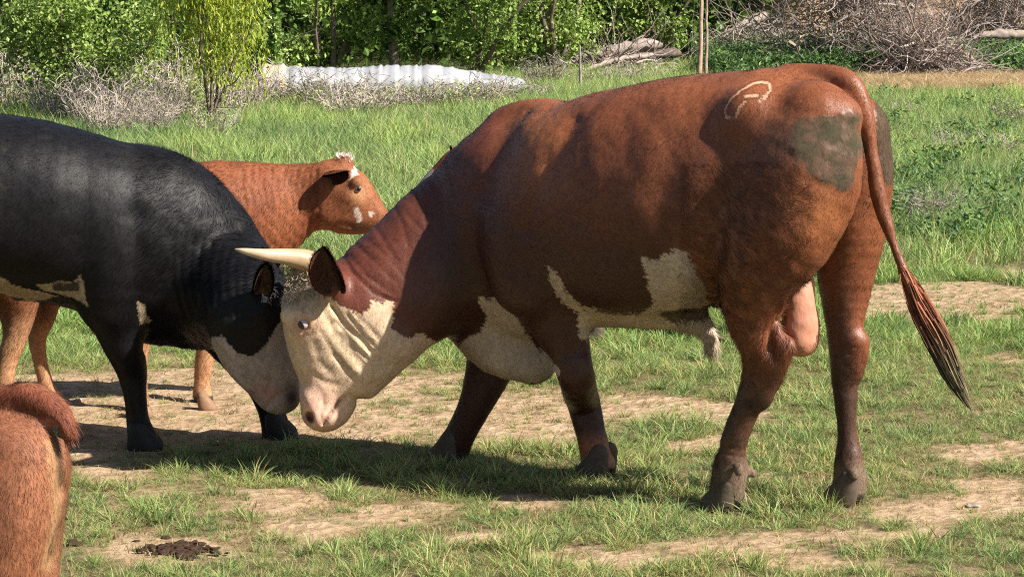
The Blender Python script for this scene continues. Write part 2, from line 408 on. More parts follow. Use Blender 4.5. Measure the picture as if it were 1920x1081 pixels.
def eye_part(root, pos, r, gaze, white=0.55):
    """an eyeball: dark iris toward the gaze, pale rim round it"""
    u = np.linspace(0, math.pi, 13); v = np.linspace(0, 2 * math.pi, 21)[:-1]
    Vv = np.array([[math.sin(a) * math.cos(b_), math.sin(a) * math.sin(b_), math.cos(a)] for a in u for b_ in v])
    g = np.array(gaze, float); g /= np.linalg.norm(g)
    z = g; x = np.cross([0, 0, 1.0], z); x /= np.linalg.norm(x); y = np.cross(z, x)
    Vw = Vv[:, :1] * x + Vv[:, 1:2] * y + Vv[:, 2:] * z
    q = []; mi = []
    for i in range(12):
        for j in range(20):
            q.append([i * 20 + j, i * 20 + (j + 1) % 20, (i + 1) * 20 + (j + 1) % 20, (i + 1) * 20 + j]); mi.append(1 if u[i + 1] < white else 0)
    q = np.array(q)[:, ::-1]
    me = mk_mesh("eye", Vw * r, quads=q, mats=[M_sclera, M_iris], matidx=mi)
    return link("eye", me, root, np.array(pos) - np.array(root.location))

def hoof_part(root, pos, heading, size=0.055, mat=None):
    """cloven hoof: two claws flattened on the ground"""
    h = np.array(heading, float); h[2] = 0; h /= np.linalg.norm(h); s = np.array([-h[1], h[0], 0])
    pr = []
    for sg in (-1, 1):
        c = np.array(pos) + s * sg * size * 0.52; c[2] = 0
        pr.append(Tube([(c + np.array([0, 0, size * 1.5]) - h * size * .3, size * 0.62, size * 0.5), (c + np.array([0, 0, size * 0.7]), size * 0.85, size * 0.55),
                        (c + np.array([0, 0, size * 0.15]) + h * size * 0.35, size * 1.0, size * 0.58)], s, 0.008))
    lo = np.min([p.lo for p in pr], 0) - .02; lo[2] = -0.02; hi = np.max([p.hi for p in pr], 0) + .02
    base = sdf_of(pr)
    V, Q = polygonize(lambda P: np.maximum(base(P), -P[:, 2] - 0.008), lo, hi, 0.008, B=4)
    return link("hoof", mk_mesh("hoof", V - np.array(root.location), quads=Q, mats=[mat or M_hoof]), root)

def ear_part(root, base, tip, width, face, mat, col_out, col_in, hair=2500, cup=0.35, seed=3, hl=0.014):
    """a cupped leaf-shaped ear; face = the way the open side looks"""
    base = np.array(base); tip = np.array(tip); ax = tip - base; Ln = np.linalg.norm(ax); ax /= Ln
    f = np.array(face, float); f -= (f @ ax) * ax; f /= np.linalg.norm(f); sd = np.cross(ax, f)
    nu, nv = 18, 13; U, Vg = np.meshgrid(np.linspace(0, 1, nu), np.linspace(-1, 1, nv), indexing='ij')
    wprof = width * (np.sqrt(np.clip(4 * U * (1 - U), 0, 1)) * (0.82 + .12 * U) + 0.42 * (1 - U) ** 2)
    P = base + (U * Ln)[..., None] * ax + (Vg * wprof)[..., None] * sd + ((Vg ** 2) * wprof * cup * 2 + U ** 2 * Ln * 0.08)[..., None] * f
    nrm = f - (Vg * cup * 2.4)[..., None] * sd; nrm = nrm / np.linalg.norm(nrm, axis=-1, keepdims=True)
    th = 0.007
    A = (P + nrm * th / 2).reshape(-1, 3); Bk = (P - nrm * th / 2).reshape(-1, 3)
    i = (np.arange(nu - 1)[:, None] * nv + np.arange(nv - 1)[None]).ravel()
    q1 = np.stack([i, i + 1, i + nv + 1, i + nv], 1); q2 = q1[:, ::-1] + nu * nv
    rim = [k for k in range(0, nv)] + [k * nv + nv - 1 for k in range(1, nu)] + [(nu - 1) * nv + k for k in range(nv - 2, -1, -1)] + [k * nv for k in range(nu - 2, 0, -1)]
    q3 = np.array([[rim[k], rim[(k + 1) % len(rim)], rim[(k + 1) % len(rim)] + nu * nv, rim[k] + nu * nv] for k in range(len(rim))])
    Vv = np.vstack([A, Bk]); Qa = np.vstack([q1, q2, q3])
    Nn = vnormals(Vv, Qa)
    if (Nn[:nu * nv] * nrm.reshape(-1, 3)).sum() < 0: Qa = Qa[:, ::-1]; Nn = -Nn
    def cf(p, n):
        inn = sstep((n @ f), 0.1, 0.5); c = np.tile(np.array(col_out, float), (len(p), 1)); return mixc(c, col_in, inn)
    C = cf(Vv, Nn)
    tv, tc, tn = fur_tris(Vv, Qa, Nn, hair, lambda p: np.tile(ax, (len(p), 1)), lambda p: np.full(len(p), hl), 0.0013, cf, 0.3, 0.3, seed=seed)
    b0 = np.array(root.location)
    me = mk_mesh("ear", np.vstack([Vv, tv]) - b0, quads=Qa, tris=len(Vv) + np.arange(len(tv)).reshape(-1, 3), cols=np.vstack([C, tc]), bn=np.vstack([Nn, tn]), mats=[mat])
    return link("ear", me, root)

def strand_mesh(name, strands, width, cols, mat, root, **props):
    """flat tapering locks of hair: strands (n,k,3)"""
    S = np.array(strands); n, k, _ = S.shape
    d = np.gradient(S, axis=1); side = np.cross(d, np.array([0.25, -1, 0.15])); side /= np.linalg.norm(side, axis=-1, keepdims=True) + 1e-9
    tw = rng.normal(size=(n, 1, 3)) * 0.5; side = side + tw; side /= np.linalg.norm(side, axis=-1, keepdims=True)
    wv = width * np.linspace(1, 0.25, k)[None, :, None] * (0.6 + 0.8 * rng.random((n, 1, 1)))
    V = np.stack([S - side * wv / 2, S + side * wv / 2], 2).reshape(-1, 3)
    i = (np.arange(n)[:, None] * k * 2 + np.arange(k - 1)[None] * 2).ravel()
    Q = np.stack([i, i + 1, i + 3, i + 2], 1)
    C = np.repeat(cols.reshape(n * k, 3), 2, 0)
    nr = np.cross(d, side); nr /= np.linalg.norm(nr, axis=-1, keepdims=True) + 1e-9
    nr[nr[..., 1] > 0] *= -1
    me = mk_mesh(name, V - np.array(root.location), quads=Q, cols=C, bn=np.repeat(nr.reshape(-1, 3), 2, 0), mats=[mat])
    return link(name, me, root, **props)

def horn_part(root, pts, radii, n=14, ring=14):
    C = catmull(np.array([list(p) + [r] for p, r in zip(pts, radii)]), 6)
    P = C[:, :3]; rr = C[:, 3]; d = np.gradient(P, axis=0); d /= np.linalg.norm(d, axis=1, keepdims=True)
    a = np.cross(d, [0, 1, 0.2]); a /= np.linalg.norm(a, axis=1, keepdims=True); b = np.cross(d, a)
    th = np.linspace(0, 2 * math.pi, ring, endpoint=False)
    V = (P[:, None] + rr[:, None, None] * (np.cos(th)[None, :, None] * a[:, None] + np.sin(th)[None, :, None] * b[:, None])).reshape(-1, 3)
    m = len(P); i = np.arange(m - 1)[:, None] * ring; j = np.arange(ring)[None]
    Q = np.stack([i + j, i + (j + 1) % ring, i + ring + (j + 1) % ring, i + ring + j], -1).reshape(-1, 4)
    V = np.vstack([V, P[-1:] + d[-1] * rr[-1]]); T = np.array([[(m - 1) * ring + k, (m - 1) * ring + (k + 1) % ring, m * ring] for k in range(ring)])
    u = np.repeat(np.linspace(0, 1, m), ring); u = np.append(u, 1)
    c = np.outer(1 - u, [0.34, 0.22, 0.11]) + np.outer(u, [0.50, 0.40, 0.29]); c = mixc(c, (0.36, 0.22, .13), sstep(u, .93, 1.0) * .5)
    me = mk_mesh("horn", V - np.array(root.location), quads=Q, tris=T, cols=c, mats=[M_horn])
    return link("horn", me, root)

# ================================================================== the red and white horned bull
nh = G(1362, 952); fh = G(1590, 942); mid = (nh + fh) / 2
FB = Frame(mid, 33)
root = empty("horned_bull", (float(mid[0] + FB.A[0] * .6), float(mid[1] + FB.A[1] * .6), 0.0),
             label="red and white horned bull pushing his cream face against the black bull's head", category="bull")
nf = G(1124, 893); ff = G(846, 863)
tn_, tf_ = (nf - FB.O) @ FB.L, (ff - FB.O) @ FB.L
print("fore hoof lateral", tn_, tf_, "hind", (nh - FB.O) @ FB.L, (fh - FB.O) @ FB.L)
def S(f, px, py, t, a, b):
    p = f.P(px, py, t); return (p, a * scale(p[1]), b)
L = FB.L; P_ = lambda *q: S(FB, *q)
HY = 9.12
def SH(px, py, Y, a, b): p = W(px, py, Y); return (p, a * scale(Y), b)
LH = np.array([-0.05, -1.0, 0]); LH /= np.linalg.norm(LH)
prims = [
    Tube([P_(1505, 232, 0, 98, .16), P_(1465, 268, 0, 142, .24), P_(1420, 300, 0, 172, .28), P_(1340, 345, 0, 208, .33), P_(1250, 374, 0, 222, .37),
          P_(1150, 388, 0, 212, .36), P_(1065, 406, 0, 206, .30), P_(992, 415, 0, 194, .27)], L, .05, 4, pw=2.3),
    # withers and shoulder
    Tube([P_(1035, 218, 0, 26, .05), P_(1000, 222, 0, 38, .06), P_(955, 242, 0, 44, .07)], L, .07),
    Tube([P_(1030, 230, .07, 34, .06), P_(1015, 290, .16, 52, .07), P_(990, 370, .225, 66, .08), P_(968, 450, .25, 78, .09), P_(985, 520, .24, 74, .09)], L, .035),
    Tube([P_(1010, 260, -.09, 70, .075), P_(960, 400, -.20, 90, .09), P_(940, 500, -.20, 80, .09)], L, .05),
    # neck
    Tube([P_(990, 408, 0, 180, .25), P_(925, 435, 0, 152, .235), SH(858, 468, 9.245, 142, .20), SH(798, 505, 9.21, 128, .175), SH(737, 546, 9.17, 119, .155), SH(685, 580, 9.14, 102, .14)],
         (L + LH) / 2, .06, 4),
    # brisket and dewlap
    Tube([P_(898, 575, 0, 80, .13), P_(940, 634, 0, 74, .11), P_(996, 672, 0, 50, .085)], L, .06),
    Tube([P_(1000, 560, 0, 80, .17), P_(1060, 540, 0, 75, .2)], L, .05),
    # thighs: near and far
    Tube([P_(1528, 235, .13, 86, .13), P_(1497, 330, .16, 122, .16), P_(1458, 420, .19, 114, .15), P_(1420, 510, .20, 78, .12), P_(1410, 590, .18, 58, .085), P_(1430, 655, .17, 48, .055),
          P_(1420, 715, .165, 35, .040), P_(1396, 770, .16, 26, .034), P_(1376, 830, .16, 25, .036), P_(1368, 878, .155, 34, .048), P_(1362, 925, .155, 35, .050)], L, .045, 4),
    Tube([P_(1592, 250, -.14, 80, .12), P_(1594, 335, -.16, 82, .13), P_(1592, 430, -.17, 72, .12), P_(1587, 520, -.165, 54, .09), P_(1583, 600, -.155, 38, .058), P_(1586, 650, -.15, 34, .048),
          P_(1586, 710, -.15, 25, .036), P_(1587, 765, -.15, 17, .030), P_(1590, 825, -.15, 20, .034), P_(1593, 870, -.15, 30, .045), P_(1592, 915, -.15, 33, .048)], L, .025, 4),
    # hock points
    Tube([P_(1474, 648, .17, 20, .03), P_(1460, 700, .165, 14, .022), P_(1432, 752, .16, 14, .02)], L, .03),
    Tube([P_(1610, 640, -.15, 18, .03), P_(1606, 700, -.15, 12, .02)], L, .03),
    # dewclaws
    Tube([P_(1384, 876, .21, 10, .014), P_(1386, 884, .215, 8, .012)], L, .012), Tube([P_(1402, 882, .12, 9, .014), P_(1412, 888, .12, 7, .012)], L, .012),
    Tube([P_(1600, 888, -.10, 9, .014), P_(1602, 894, -.10, 7, .012)], L, .012), Tube([P_(1620, 890, -.17, 9, .014)], L, .012),
    # forelegs
    Tube([P_(1005, 430, .17, 85, .09), P_(1020, 520, .17, 78, .085), P_(1045, 590, .15, 62, .075), P_(1066, 650, .13, 46, .06), P_(1080, 705, .12, 36, .052), P_(1092, 750, tn_, 30, .045), P_(1104, 795, tn_, 26, .040),
          P_(1116, 840, tn_, 29, .044), P_(1122, 868, tn_, 33, .05)], L, .045, 4),
    Tube([P_(950, 520, -.16, 75, .085), P_(935, 610, -.14, 62, .08), P_(918, 690, -.10, 47, .062), P_(897, 745, -.08, 34, .05), P_(873, 795, tf_, 29, .042), P_(855, 832, tf_, 33, .046), P_(846, 850, tf_, 37, .05)], L, .04, 4),
    # belly skin and sheath
    Tube([P_(1110, 575, 0, 28, .08), P_(1200, 585, 0, 28, .09), P_(1290, 594, 0, 27, .07), P_(1332, 622, 0, 22, .04), P_(1336, 655, 0, 15, .03)], L, .05),
    # udder-like scrotum
    Tube([P_(1500, 490, .03, 20, .05), P_(1498, 560, .05, 30, .055), P_(1499, 605, .05, 37, .065), P_(1501, 636, .05, 36, .065)], L, .02),
    # pin bone, tail head and tail
    Tube([P_(1590, 215, .12, 20, .05)], L, .05),
    Tube([P_(1480, 138, 0, 18, .05), P_(1540, 142, 0, 22, .045), P_(1583, 152, 0, 26, .042), P_(1608, 185, 0, 24, .038), P_(1626, 240, 0, 18, .030), P_(1638, 310, 0, 13, .023), P_(1650, 380, 0, 11, .019),
          P_(1672, 450, 0, 10, .017), P_(1700, 520, 0, 10, .017), P_(1725, 575, 0, 9, .014), P_(1750, 630, 0, 4, .008)], L, .025, 4),
    # hip bone
    Tube([P_(1400, 215, .22, 40, .05)], L, .09),
    # skull: forehead, cheek, nose, jaw
    Tube([SH(600, 535, HY, 50, .115), SH(596, 575, HY, 66, .135), SH(606, 630, HY, 70, .125), SH(612, 690, HY, 55, .098), SH(611, 740, HY, 46, .088), SH(609, 765, HY, 42, .086)], LH, .04, 4),
    Tube([SH(668, 590, HY, 84, .12), SH(672, 640, HY, 82, .12), SH(668, 690, HY, 56, .10), SH(655, 728, HY, 32, .075)], LH, .045, 4),
    Tube([SH(740, 640, HY, 52, .11), SH(700, 680, HY, 46, .10)], LH, .05), Tube([SH(690, 725, HY, 20, .07)], LH, .03), Tube([SH(585, 745, HY - .03, 22, .06)], LH, .03),
    Tube([SH(598, 772, HY, 32, .092), SH(618, 778, HY, 22, .08)], LH, .03), Tube([SH(636, 768, HY, 24, .07), SH(645, 762, HY, 20, .065)], LH, .015),
    Tube([SH(548, 592, HY - .085, 20, .035), SH(568, 590, HY - .10, 18, .03), SH(588, 600, HY - .10, 12, .022)], LH, .03),     # brow
    Tube([SH(556, 622, HY - .09, 12, .02), SH(574, 630, HY - .098, 12, .018)], LH, .02),
    Tube([SH(585, 500, HY - .07, 26, .05)], LH, .04), Tube([SH(585, 505, HY + .07, 26, .05)], LH, .04),
    Tube([SH(625, 535, HY - .10, 26, .04)], LH, .04),
    Tube([SH(567, 606, HY - .15, 9, .05), SH(573, 610, HY - .15, 8, .05)], LH, .008, sub=True),
    Tube([SH(578, 780, HY - .085, 9, .05), SH(583, 789, HY - .085, 6, .045)], LH, .007, sub=True),
]
FOLDS = [([(650, 588), (680, 626), (712, 660), (724, 690)], 3, .006), ([(618, 560), (632, 590), (660, 628)], 2.5, .005), ([(625, 665), (650, 690), (672, 722)], 3, .005), ([(600, 620), (622, 655), (650, 700)], 3, .004), ([(668, 590), (700, 622), (722, 650)], 3, .004), ([(604, 742), (606, 760), (600, 785)], 3, .004), ([(590, 700), (604, 715), (630, 720)], 4, .004), ([(655, 740), (668, 748), (682, 752)], 4, .012), ([(622, 575), (652, 612), (689, 650), (709, 676)], 4, .011), ([(632, 605), (667, 650), (702, 687)], 4, .010), ([(637, 627), (667, 664), (697, 698)], 4, .009), ([(608, 583), (637, 642), (670, 680), (690, 705)], 5, .007),
         ([(735, 590), (722, 640), (700, 700), (690, 740)], 5, .006), ([(606, 794), (622, 772), (634, 752), (646, 744)], 3.2, .015), ([(590, 640), (600, 680), (622, 700)], 6, .004),
         ([(640, 470), (660, 510), (700, 548), (742, 566)], 3, .007), ([(655, 480), (690, 520), (735, 550)], 2.5, .005), ([(665, 455), (700, 490), (745, 530)], 2.5, .004),
         ([(700, 420), (722, 455), (745, 490)], 2.5, .004), ([(735, 380), (755, 420), (765, 460)], 2.5, .004), ([(775, 350), (800, 400), (800, 440)], 2.5, .005), ([(803, 325), (822, 360), (830, 400)], 2.5, .004), ([(835, 300), (848, 340), (855, 380)], 2.5, .004),
         ([(760, 400), (790, 430), (800, 470)], 2.5, .004), ([(690, 450), (725, 480), (760, 520)], 2.5, .003),
         ([(950, 250), (930, 310), (920, 370)], 20, .008), ([(1080, 230), (1050, 290), (1010, 360), (985, 430)], 14, .010), ([(1440, 620), (1450, 670)], 6, .01),
         ([(1500, 490), (1550, 440), (1580, 400)], 9, .004), ([(1346, 845), (1372, 853), (1400, 858)], 2, .004), ([(1345, 836), (1375, 840), (1402, 846)], 2, .004), ([(1290, 470), (1312, 530), (1335, 590), (1370, 660)], 9, .014),
         ([(1455, 575), (1447, 610), (1440, 650)], 7, .012)]
for k in range(9): FOLDS.append(([(1575 + k * 0, 655 + k * 10), (1600, 652 + k * 10), (1622, 650 + k * 10)], 2, .003))
def disp_bull(P):
    px, py, z = project(P); o = np.zeros(len(P), np.float32)
    for pts, wd, dp in FOLDS: o += (1.25 if pts[0][1] > 560 or pts[0][0] > 900 else 1.0) * dp * np.exp(-(seg_dist(px, py, pts) / (wd * 1.15)) ** 2)
    ea = np.hypot((px - 569) + (py - 608) * .35, (py - 608) * .8); o += -.007 * np.exp(-((ea - 15) / 4) ** 2) - .003 * np.exp(-((ea - 27) / 4) ** 2) + .003 * np.exp(-((ea - 21) / 3) ** 2)
    rib = np.sin((px + py * 0.15) / 17.0) * 0.004 * sstep(px, 1080, 1140) * (1 - sstep(px, 1280, 1340)) * sstep(py, 230, 280) * (1 - sstep(py, 520, 560))
    curly = sstep(px, 1270, 1320) * (1 - sstep(px, 1500, 1560)) * sstep(py, 300, 380) * (1 - sstep(py, 700, 760))
    mud = sstep(py, 690, 760) * sstep(px, 1300, 1340) + 0.7 * in_poly(px, py, [(1500, 215), (1590, 200), (1616, 260), (1612, 345), (1560, 345), (1480, 270)])
    forehead = np.exp(-(((px - 560) / 45) ** 2 + ((py - 540) / 40) ** 2))
    o += rib - .006 * np.clip(noise(P, 70, 91), 0.15, 1) * in_poly(px, py, DUNG) + fbm(P, 40, 3) * (.0045 * curly + .003 * mud + .006 * forehead) + fbm(P, 9, 8) * .006 + fbm(P, 4, 18) * .012 + fbm(P, 60, 15) * .0012
    return o.astype(np.float32)
FACE = [(560, 470), (578, 505), (590, 540), (606, 552), (626, 560), (645, 578), (668, 586), (690, 580), (697, 562), (736, 566), (741, 600), (737, 618), (760, 630), (800, 628), (830, 650), (800, 665), (770, 720), (700, 860), (480, 860), (480, 470)]
CHEST = [(893, 550), (912, 562), (942, 545), (960, 580), (1000, 640), (1050, 690), (1046, 722), (990, 722), (930, 708), (882, 694), (845, 655), (880, 632), (908, 610), (912, 590), (900, 572)]
STRIPE = [(1022, 495), (1042, 506), (1056, 540), (1090, 580), (1100, 600), (1064, 576), (1042, 548), (1030, 522)]
BELLY = [(1083, 574), (1150, 590), (1195, 588), (1224, 568), (1214, 530), (1205, 500), (1196, 478), (1230, 486), (1268, 465), (1292, 480), (1314, 530), (1334, 580), (1352, 630), (1362, 690), (1300, 700), (1180, 640), (1085, 640)]
DUNG = [(1502, 218), (1560, 218), (1592, 200), (1612, 222), (1622, 280), (1612, 345), (1585, 362), (1550, 345), (1510, 325), (1478, 275), (1480, 240)]
DUNG2 = [(1640, 185), (1670, 215), (1700, 260), (1695, 340), (1655, 350), (1640, 300)]
BRAND = [[(1378, 221), (1371, 223), (1361, 219), (1359, 206), (1371, 185), (1391, 168), (1412, 157), (1429, 153), (1442, 157), (1444, 170), (1433, 183), (1422, 191)], [(1397, 181), (1418, 179)], [(1397, 191), (1386, 202), (1381, 217)]]
def paint_bull(P, Nn):
    toward = ((CAM - P) * Nn).sum(1) > -0.15
    px, py, z = project(P)
    tt = (P - FB.O) @ FB.L
    Mr = FB.mirror(P); mx_, my_, _ = project(Mr)
    head = (px < 770)
    use = (~toward) & (tt < 0) & ~head
    qx = np.where(use, mx_, px); qy = np.where(use, my_, py)
    rj = np.random.default_rng(len(P)); jx = qx + fbm(P, 25, 50) * 7 + rj.normal(size=len(P)) * 1.8; jy = qy + fbm(P, 25, 60) * 7 + rj.normal(size=len(P)) * 1.8
    n1 = fbm(P, 5, 20); n2 = fbm(P, 30, 23)
    c = np.tile(np.array([0.180, 0.058, 0.025]), (len(P), 1))
    c = mixc(c, (0.11, 0.032, 0.015), sstep(n1 + n2 * .3, 0.2, 0.8) * .55)
    warm = np.exp(-(((qx - 1430) / 200) ** 2 + ((qy - 160) / 80) ** 2)); c = mixc(c, (0.27, 0.090, 0.036), warm * .6)  # sunlit orange along the rump top, painted into the coat
    c = mixc(c, (0.32, 0.115, 0.045), np.exp(-(((qx - 1010) / 60) ** 2 + ((qy - 270) / 110) ** 2)) * .8)  # sunlit face of the shoulder blade put into the coat colour
    c = mixc(c, (0.33, 0.12, 0.045), np.exp(-(((qx - 1540) / 55) ** 2 + ((qy - 400) / 60) ** 2)) * .8)  # sun on the lower thigh, painted as brighter orange
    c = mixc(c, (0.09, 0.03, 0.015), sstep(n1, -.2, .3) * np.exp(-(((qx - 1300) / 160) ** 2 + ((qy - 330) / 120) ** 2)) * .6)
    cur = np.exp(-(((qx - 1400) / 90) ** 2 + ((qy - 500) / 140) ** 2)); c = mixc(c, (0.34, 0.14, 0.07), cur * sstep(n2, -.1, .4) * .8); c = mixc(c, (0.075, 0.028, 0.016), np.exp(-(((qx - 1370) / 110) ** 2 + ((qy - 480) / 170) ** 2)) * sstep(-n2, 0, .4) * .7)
    neck = (1 - sstep(qx, 880, 990)) * (qx > 600); c = mixc(c, (0.110, 0.032, 0.020), neck * .85); c = mixc(c, (0.042, 0.018, 0.013), sstep(qy + (1000 - qx) * .25 * (qx < 1000), 300, 520) * sstep(qx, 720, 860) * (1 - sstep(qx, 1230, 1330)) * .85)  # darker neck coat, then shade painted onto lower neck, shoulder and flank
    c = mixc(c, (0.040, 0.018, 0.013), sstep(-tt, .02, .1) * sstep(qy, 560, 680) * (qx < 1290) * .8)  # shade over the far foreleg, baked into its colour
    # muddy legs; tail and leg shade is painted onto the far hind leg too
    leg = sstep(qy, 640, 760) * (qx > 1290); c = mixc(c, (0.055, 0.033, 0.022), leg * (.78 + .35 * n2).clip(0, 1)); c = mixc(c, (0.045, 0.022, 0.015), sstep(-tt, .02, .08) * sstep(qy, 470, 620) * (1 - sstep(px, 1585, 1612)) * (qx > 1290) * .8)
    feet = sstep(qy, 850, 885) * (qx > 1290); c = mixc(c, (0.17, 0.125, 0.09), feet * .85)
    knee = (qx > 1060) & (qx < 1170) & (qy > 600); c = mixc(c, (0.30, 0.105, 0.05), knee * sstep(qy, 800, 840) * .9); c = mixc(c, (0.36, 0.22, .15), knee * sstep(qy, 852, 866) * .8)  # sunlit patch painted on the lower near foreleg, pale pastern beneath
    # white marks
    lowbelly = (P[:, 2] < 0.62) & (qx > 1060) & (qx < 1350) & (np.abs(tt) < .2)
    for poly in (FACE, CHEST, STRIPE, BELLY):
        m_ = in_poly(jx, jy, poly)
        if poly is CHEST: m_ = m_ & ((tt > -.07) | (py < 610)) & (tt < .22) & ~((py > 675) & (px < 965) & (tt < -.02))
        if poly is BELLY: m_ = (m_ & (np.abs(tt) < .36) & ~((tt > .20) & (qx > 1345)))
        c[m_] = (0.50, 0.40, 0.30) if poly is not FACE else (0.60, 0.45, 0.31)
    fm = in_poly(jx, jy, FACE)
    c = mixc(c, (0.26, 0.22, 0.17), fm * np.exp(-(((px - 560) / 45) ** 2 + ((py - 530) / 42) ** 2)) * (.55 + .5 * n2).clip(0, 1))
    c = mixc(c, (0.62, 0.36, 0.28), fm * np.exp(-(((px - 600) / 42) ** 2 + ((py - 760) / 48) ** 2)) * .85)
    c = mixc(c, (0.55, 0.27, 0.16), fm * np.exp(-(((px - 572) / 20) ** 2 + ((py - 612) / 19) ** 2)) * .8)
    c = mixc(c, (0.12, 0.05, 0.035), fm * np.exp(-(((px - 580) / 9) ** 2 + ((py - 784) / 10) ** 2)))
    c = mixc(c, (0.12, 0.06, 0.05), fm * np.exp(-(seg_dist(px, py, [(608, 791), (626, 764), (634, 750)]) / 3.0) ** 2) * .6)
    c = mixc(c, (0.30, 0.25, 0.14), fm * np.exp(-(seg_dist(px, py, [(600, 540), (640, 640), (655, 700)]) / 26.0) ** 2) * .45 * (n2 > -.1))
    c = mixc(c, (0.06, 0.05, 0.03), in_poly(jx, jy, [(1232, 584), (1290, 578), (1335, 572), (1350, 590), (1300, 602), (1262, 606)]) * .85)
    sc = in_poly(jx, jy, [(1472, 530), (1530, 500), (1545, 700), (1465, 690)]) & (tt > -.05) & (tt < .125) & (P[:, 2] < .85) & (px > 1466 + (py < 610) * 8)
    c[sc] = (0.42, 0.19, 0.12)
    sc2 = sc & (np.hypot(px - 1488, py - 655) < 22); c[sc2] = (0.35, 0.17, .1)
    dx_ = fbm(P, 12, 170) * 16; dy_ = fbm(P, 12, 175) * 16; n3 = fbm(P, 55, 180)
    dm = in_poly(jx + dx_, jy + dy_, DUNG).astype(float) * (.80 + .45 * n2 + .4 * n3).clip(.25, 1); c = mixc(c, (0.062, 0.056, 0.036), dm)
    c = mixc(c, (0.07, 0.06, 0.04), dm * sstep(n3, .25, .5) * .6); c = mixc(c, (0.028, 0.024, 0.016), dm * sstep(-n3, .2, .5) * .6)
    fade = np.exp(-(((qx - 1470) / 40) ** 2 + ((qy - 265) / 45) ** 2)); c = mixc(c, (0.11, 0.07, 0.05), fade * .6)
    dm = (in_poly(jx, jy, DUNG2) & (tt < -.04)).astype(float) * .85; c = mixc(c, (0.055, 0.048, 0.032), dm)
    for b_ in BRAND:
        d = seg_dist(qx, qy, b_); c = mixc(c, (0.12, 0.04, .02), (d < 6) * .45); c = mixc(c, (0.62, 0.40, 0.25), ((d + n2 * 1.8) < 1.9) * .85)
    hoofz = P[:, 2] < 0.035; c[hoofz] = (0.05, 0.04, 0.03)
    return c
def flow_bull(P):
    px, py, z = project(P); d = np.tile(-FB.A * 0.8 + np.array([0, 0, -0.75]), (len(P), 1))
    legs = P[:, 2] < 0.6; d[legs] = np.array([0.1, 0, -1.0])
    hd = px < 770; d[hd] = np.array([0.35, 0, -0.7])
    tl = (px > 1630) & (P[:, 2] < 1.2); d[tl] = np.array([0.3, 0, -1])
    return d
def len_bull(P):
    px, py, z = project(P); tt = (P - FB.O) @ FB.L
    l = np.full(len(P), 0.009)
    l = np.where((px > 1270) & (px < 1520) & (py > 300) & (py < 720), 0.026, l)
    l = np.where(px < 770, 0.006, l); l = np.where((np.hypot(px - 565, py - 530) < 50), 0.02, l)
    l = np.where(in_poly(px, py, DUNG), 0.005, l)
    l = np.where((px > 1465) & (px < 1545) & (py > 500) & (py < 700) & (tt < .12) & (tt > -.05), 0, l)
    l = np.where(np.hypot(px - 570, py - 608) < 10, 0, l); l = np.where(np.hypot(px - 595, py - 780) < 30, 0.003, l)
    l = np.where((px > 1310) & (px < 1350) & (py > 640), .03, l)
    return l
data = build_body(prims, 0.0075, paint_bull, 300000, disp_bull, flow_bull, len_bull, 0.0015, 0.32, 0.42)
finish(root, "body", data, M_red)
horn_part(root, [W(592, 497, HY - .08), W(568, 487, HY - .12), W(535, 481, HY - .15), W(495, 477, HY - .19), W(460, 471, HY - .20), W(441, 467, HY - .19)],
          [q * scale(9.3) for q in (24, 20, 15, 10.5, 6, 1.6)])
ear_part(root, W(634, 542, HY - .13), W(610, 458, HY - .20), .058, (-0.35, -0.93, -0.2), M_red, (0.14, 0.04, 0.022), (0.07, 0.028, 0.02), cup=.5, hair=5000, hl=.012)
ear_part(root, W(630, 520, HY + .12), W(560, 500, HY + .24), .042, (-0.9, -0.3, -0.2), M_red, (0.12, 0.03, 0.018), (0.09, 0.03, 0.02))
def surf_Y(data, px, py, r0=13, r1=20):
    qx, qy, z = project(data[0]); d = np.hypot(qx - px, qy - py); m_ = (d > r0) & (d < r1); near_ = data[0][m_, 1]; return float(np.median(near_[near_ < np.percentile(near_, 45)]))
eye_part(root, W(569, 607, surf_Y(data, 569, 607) + .010), .0185, (-0.72, -0.55, -0.42), 1.08)
tuft = []; tcol = []
for k in range(900):
    px0 = random.uniform(536, 592); py0 = random.uniform(496, 565); p = W(px0, py0, HY - random.uniform(.02, .13)); d = np.array([random.uniform(-.9, .3), random.uniform(-.9, -.1), random.uniform(-.9, .4)]); cu = random.random() * 6
    tuft.append([p + d * .022 * (j / 5) + np.array([math.sin(cu + j) * .004, 0, math.cos(cu + j) * .004]) for j in range(6)]); tcol.append(np.tile(np.array(random.choice([(.42, .34, .25), (.26, .21, .16), (.55, .45, .33), (.20, .16, .12)])), (6, 1)))
strand_mesh("poll_tuft", tuft, .0028, np.array(tcol), M_red, root)
for p_, n_ in ((nh, FB), (fh, FB), (nf, FB), (ff, FB)): hoof_part(root, p_, FB.A, .058)
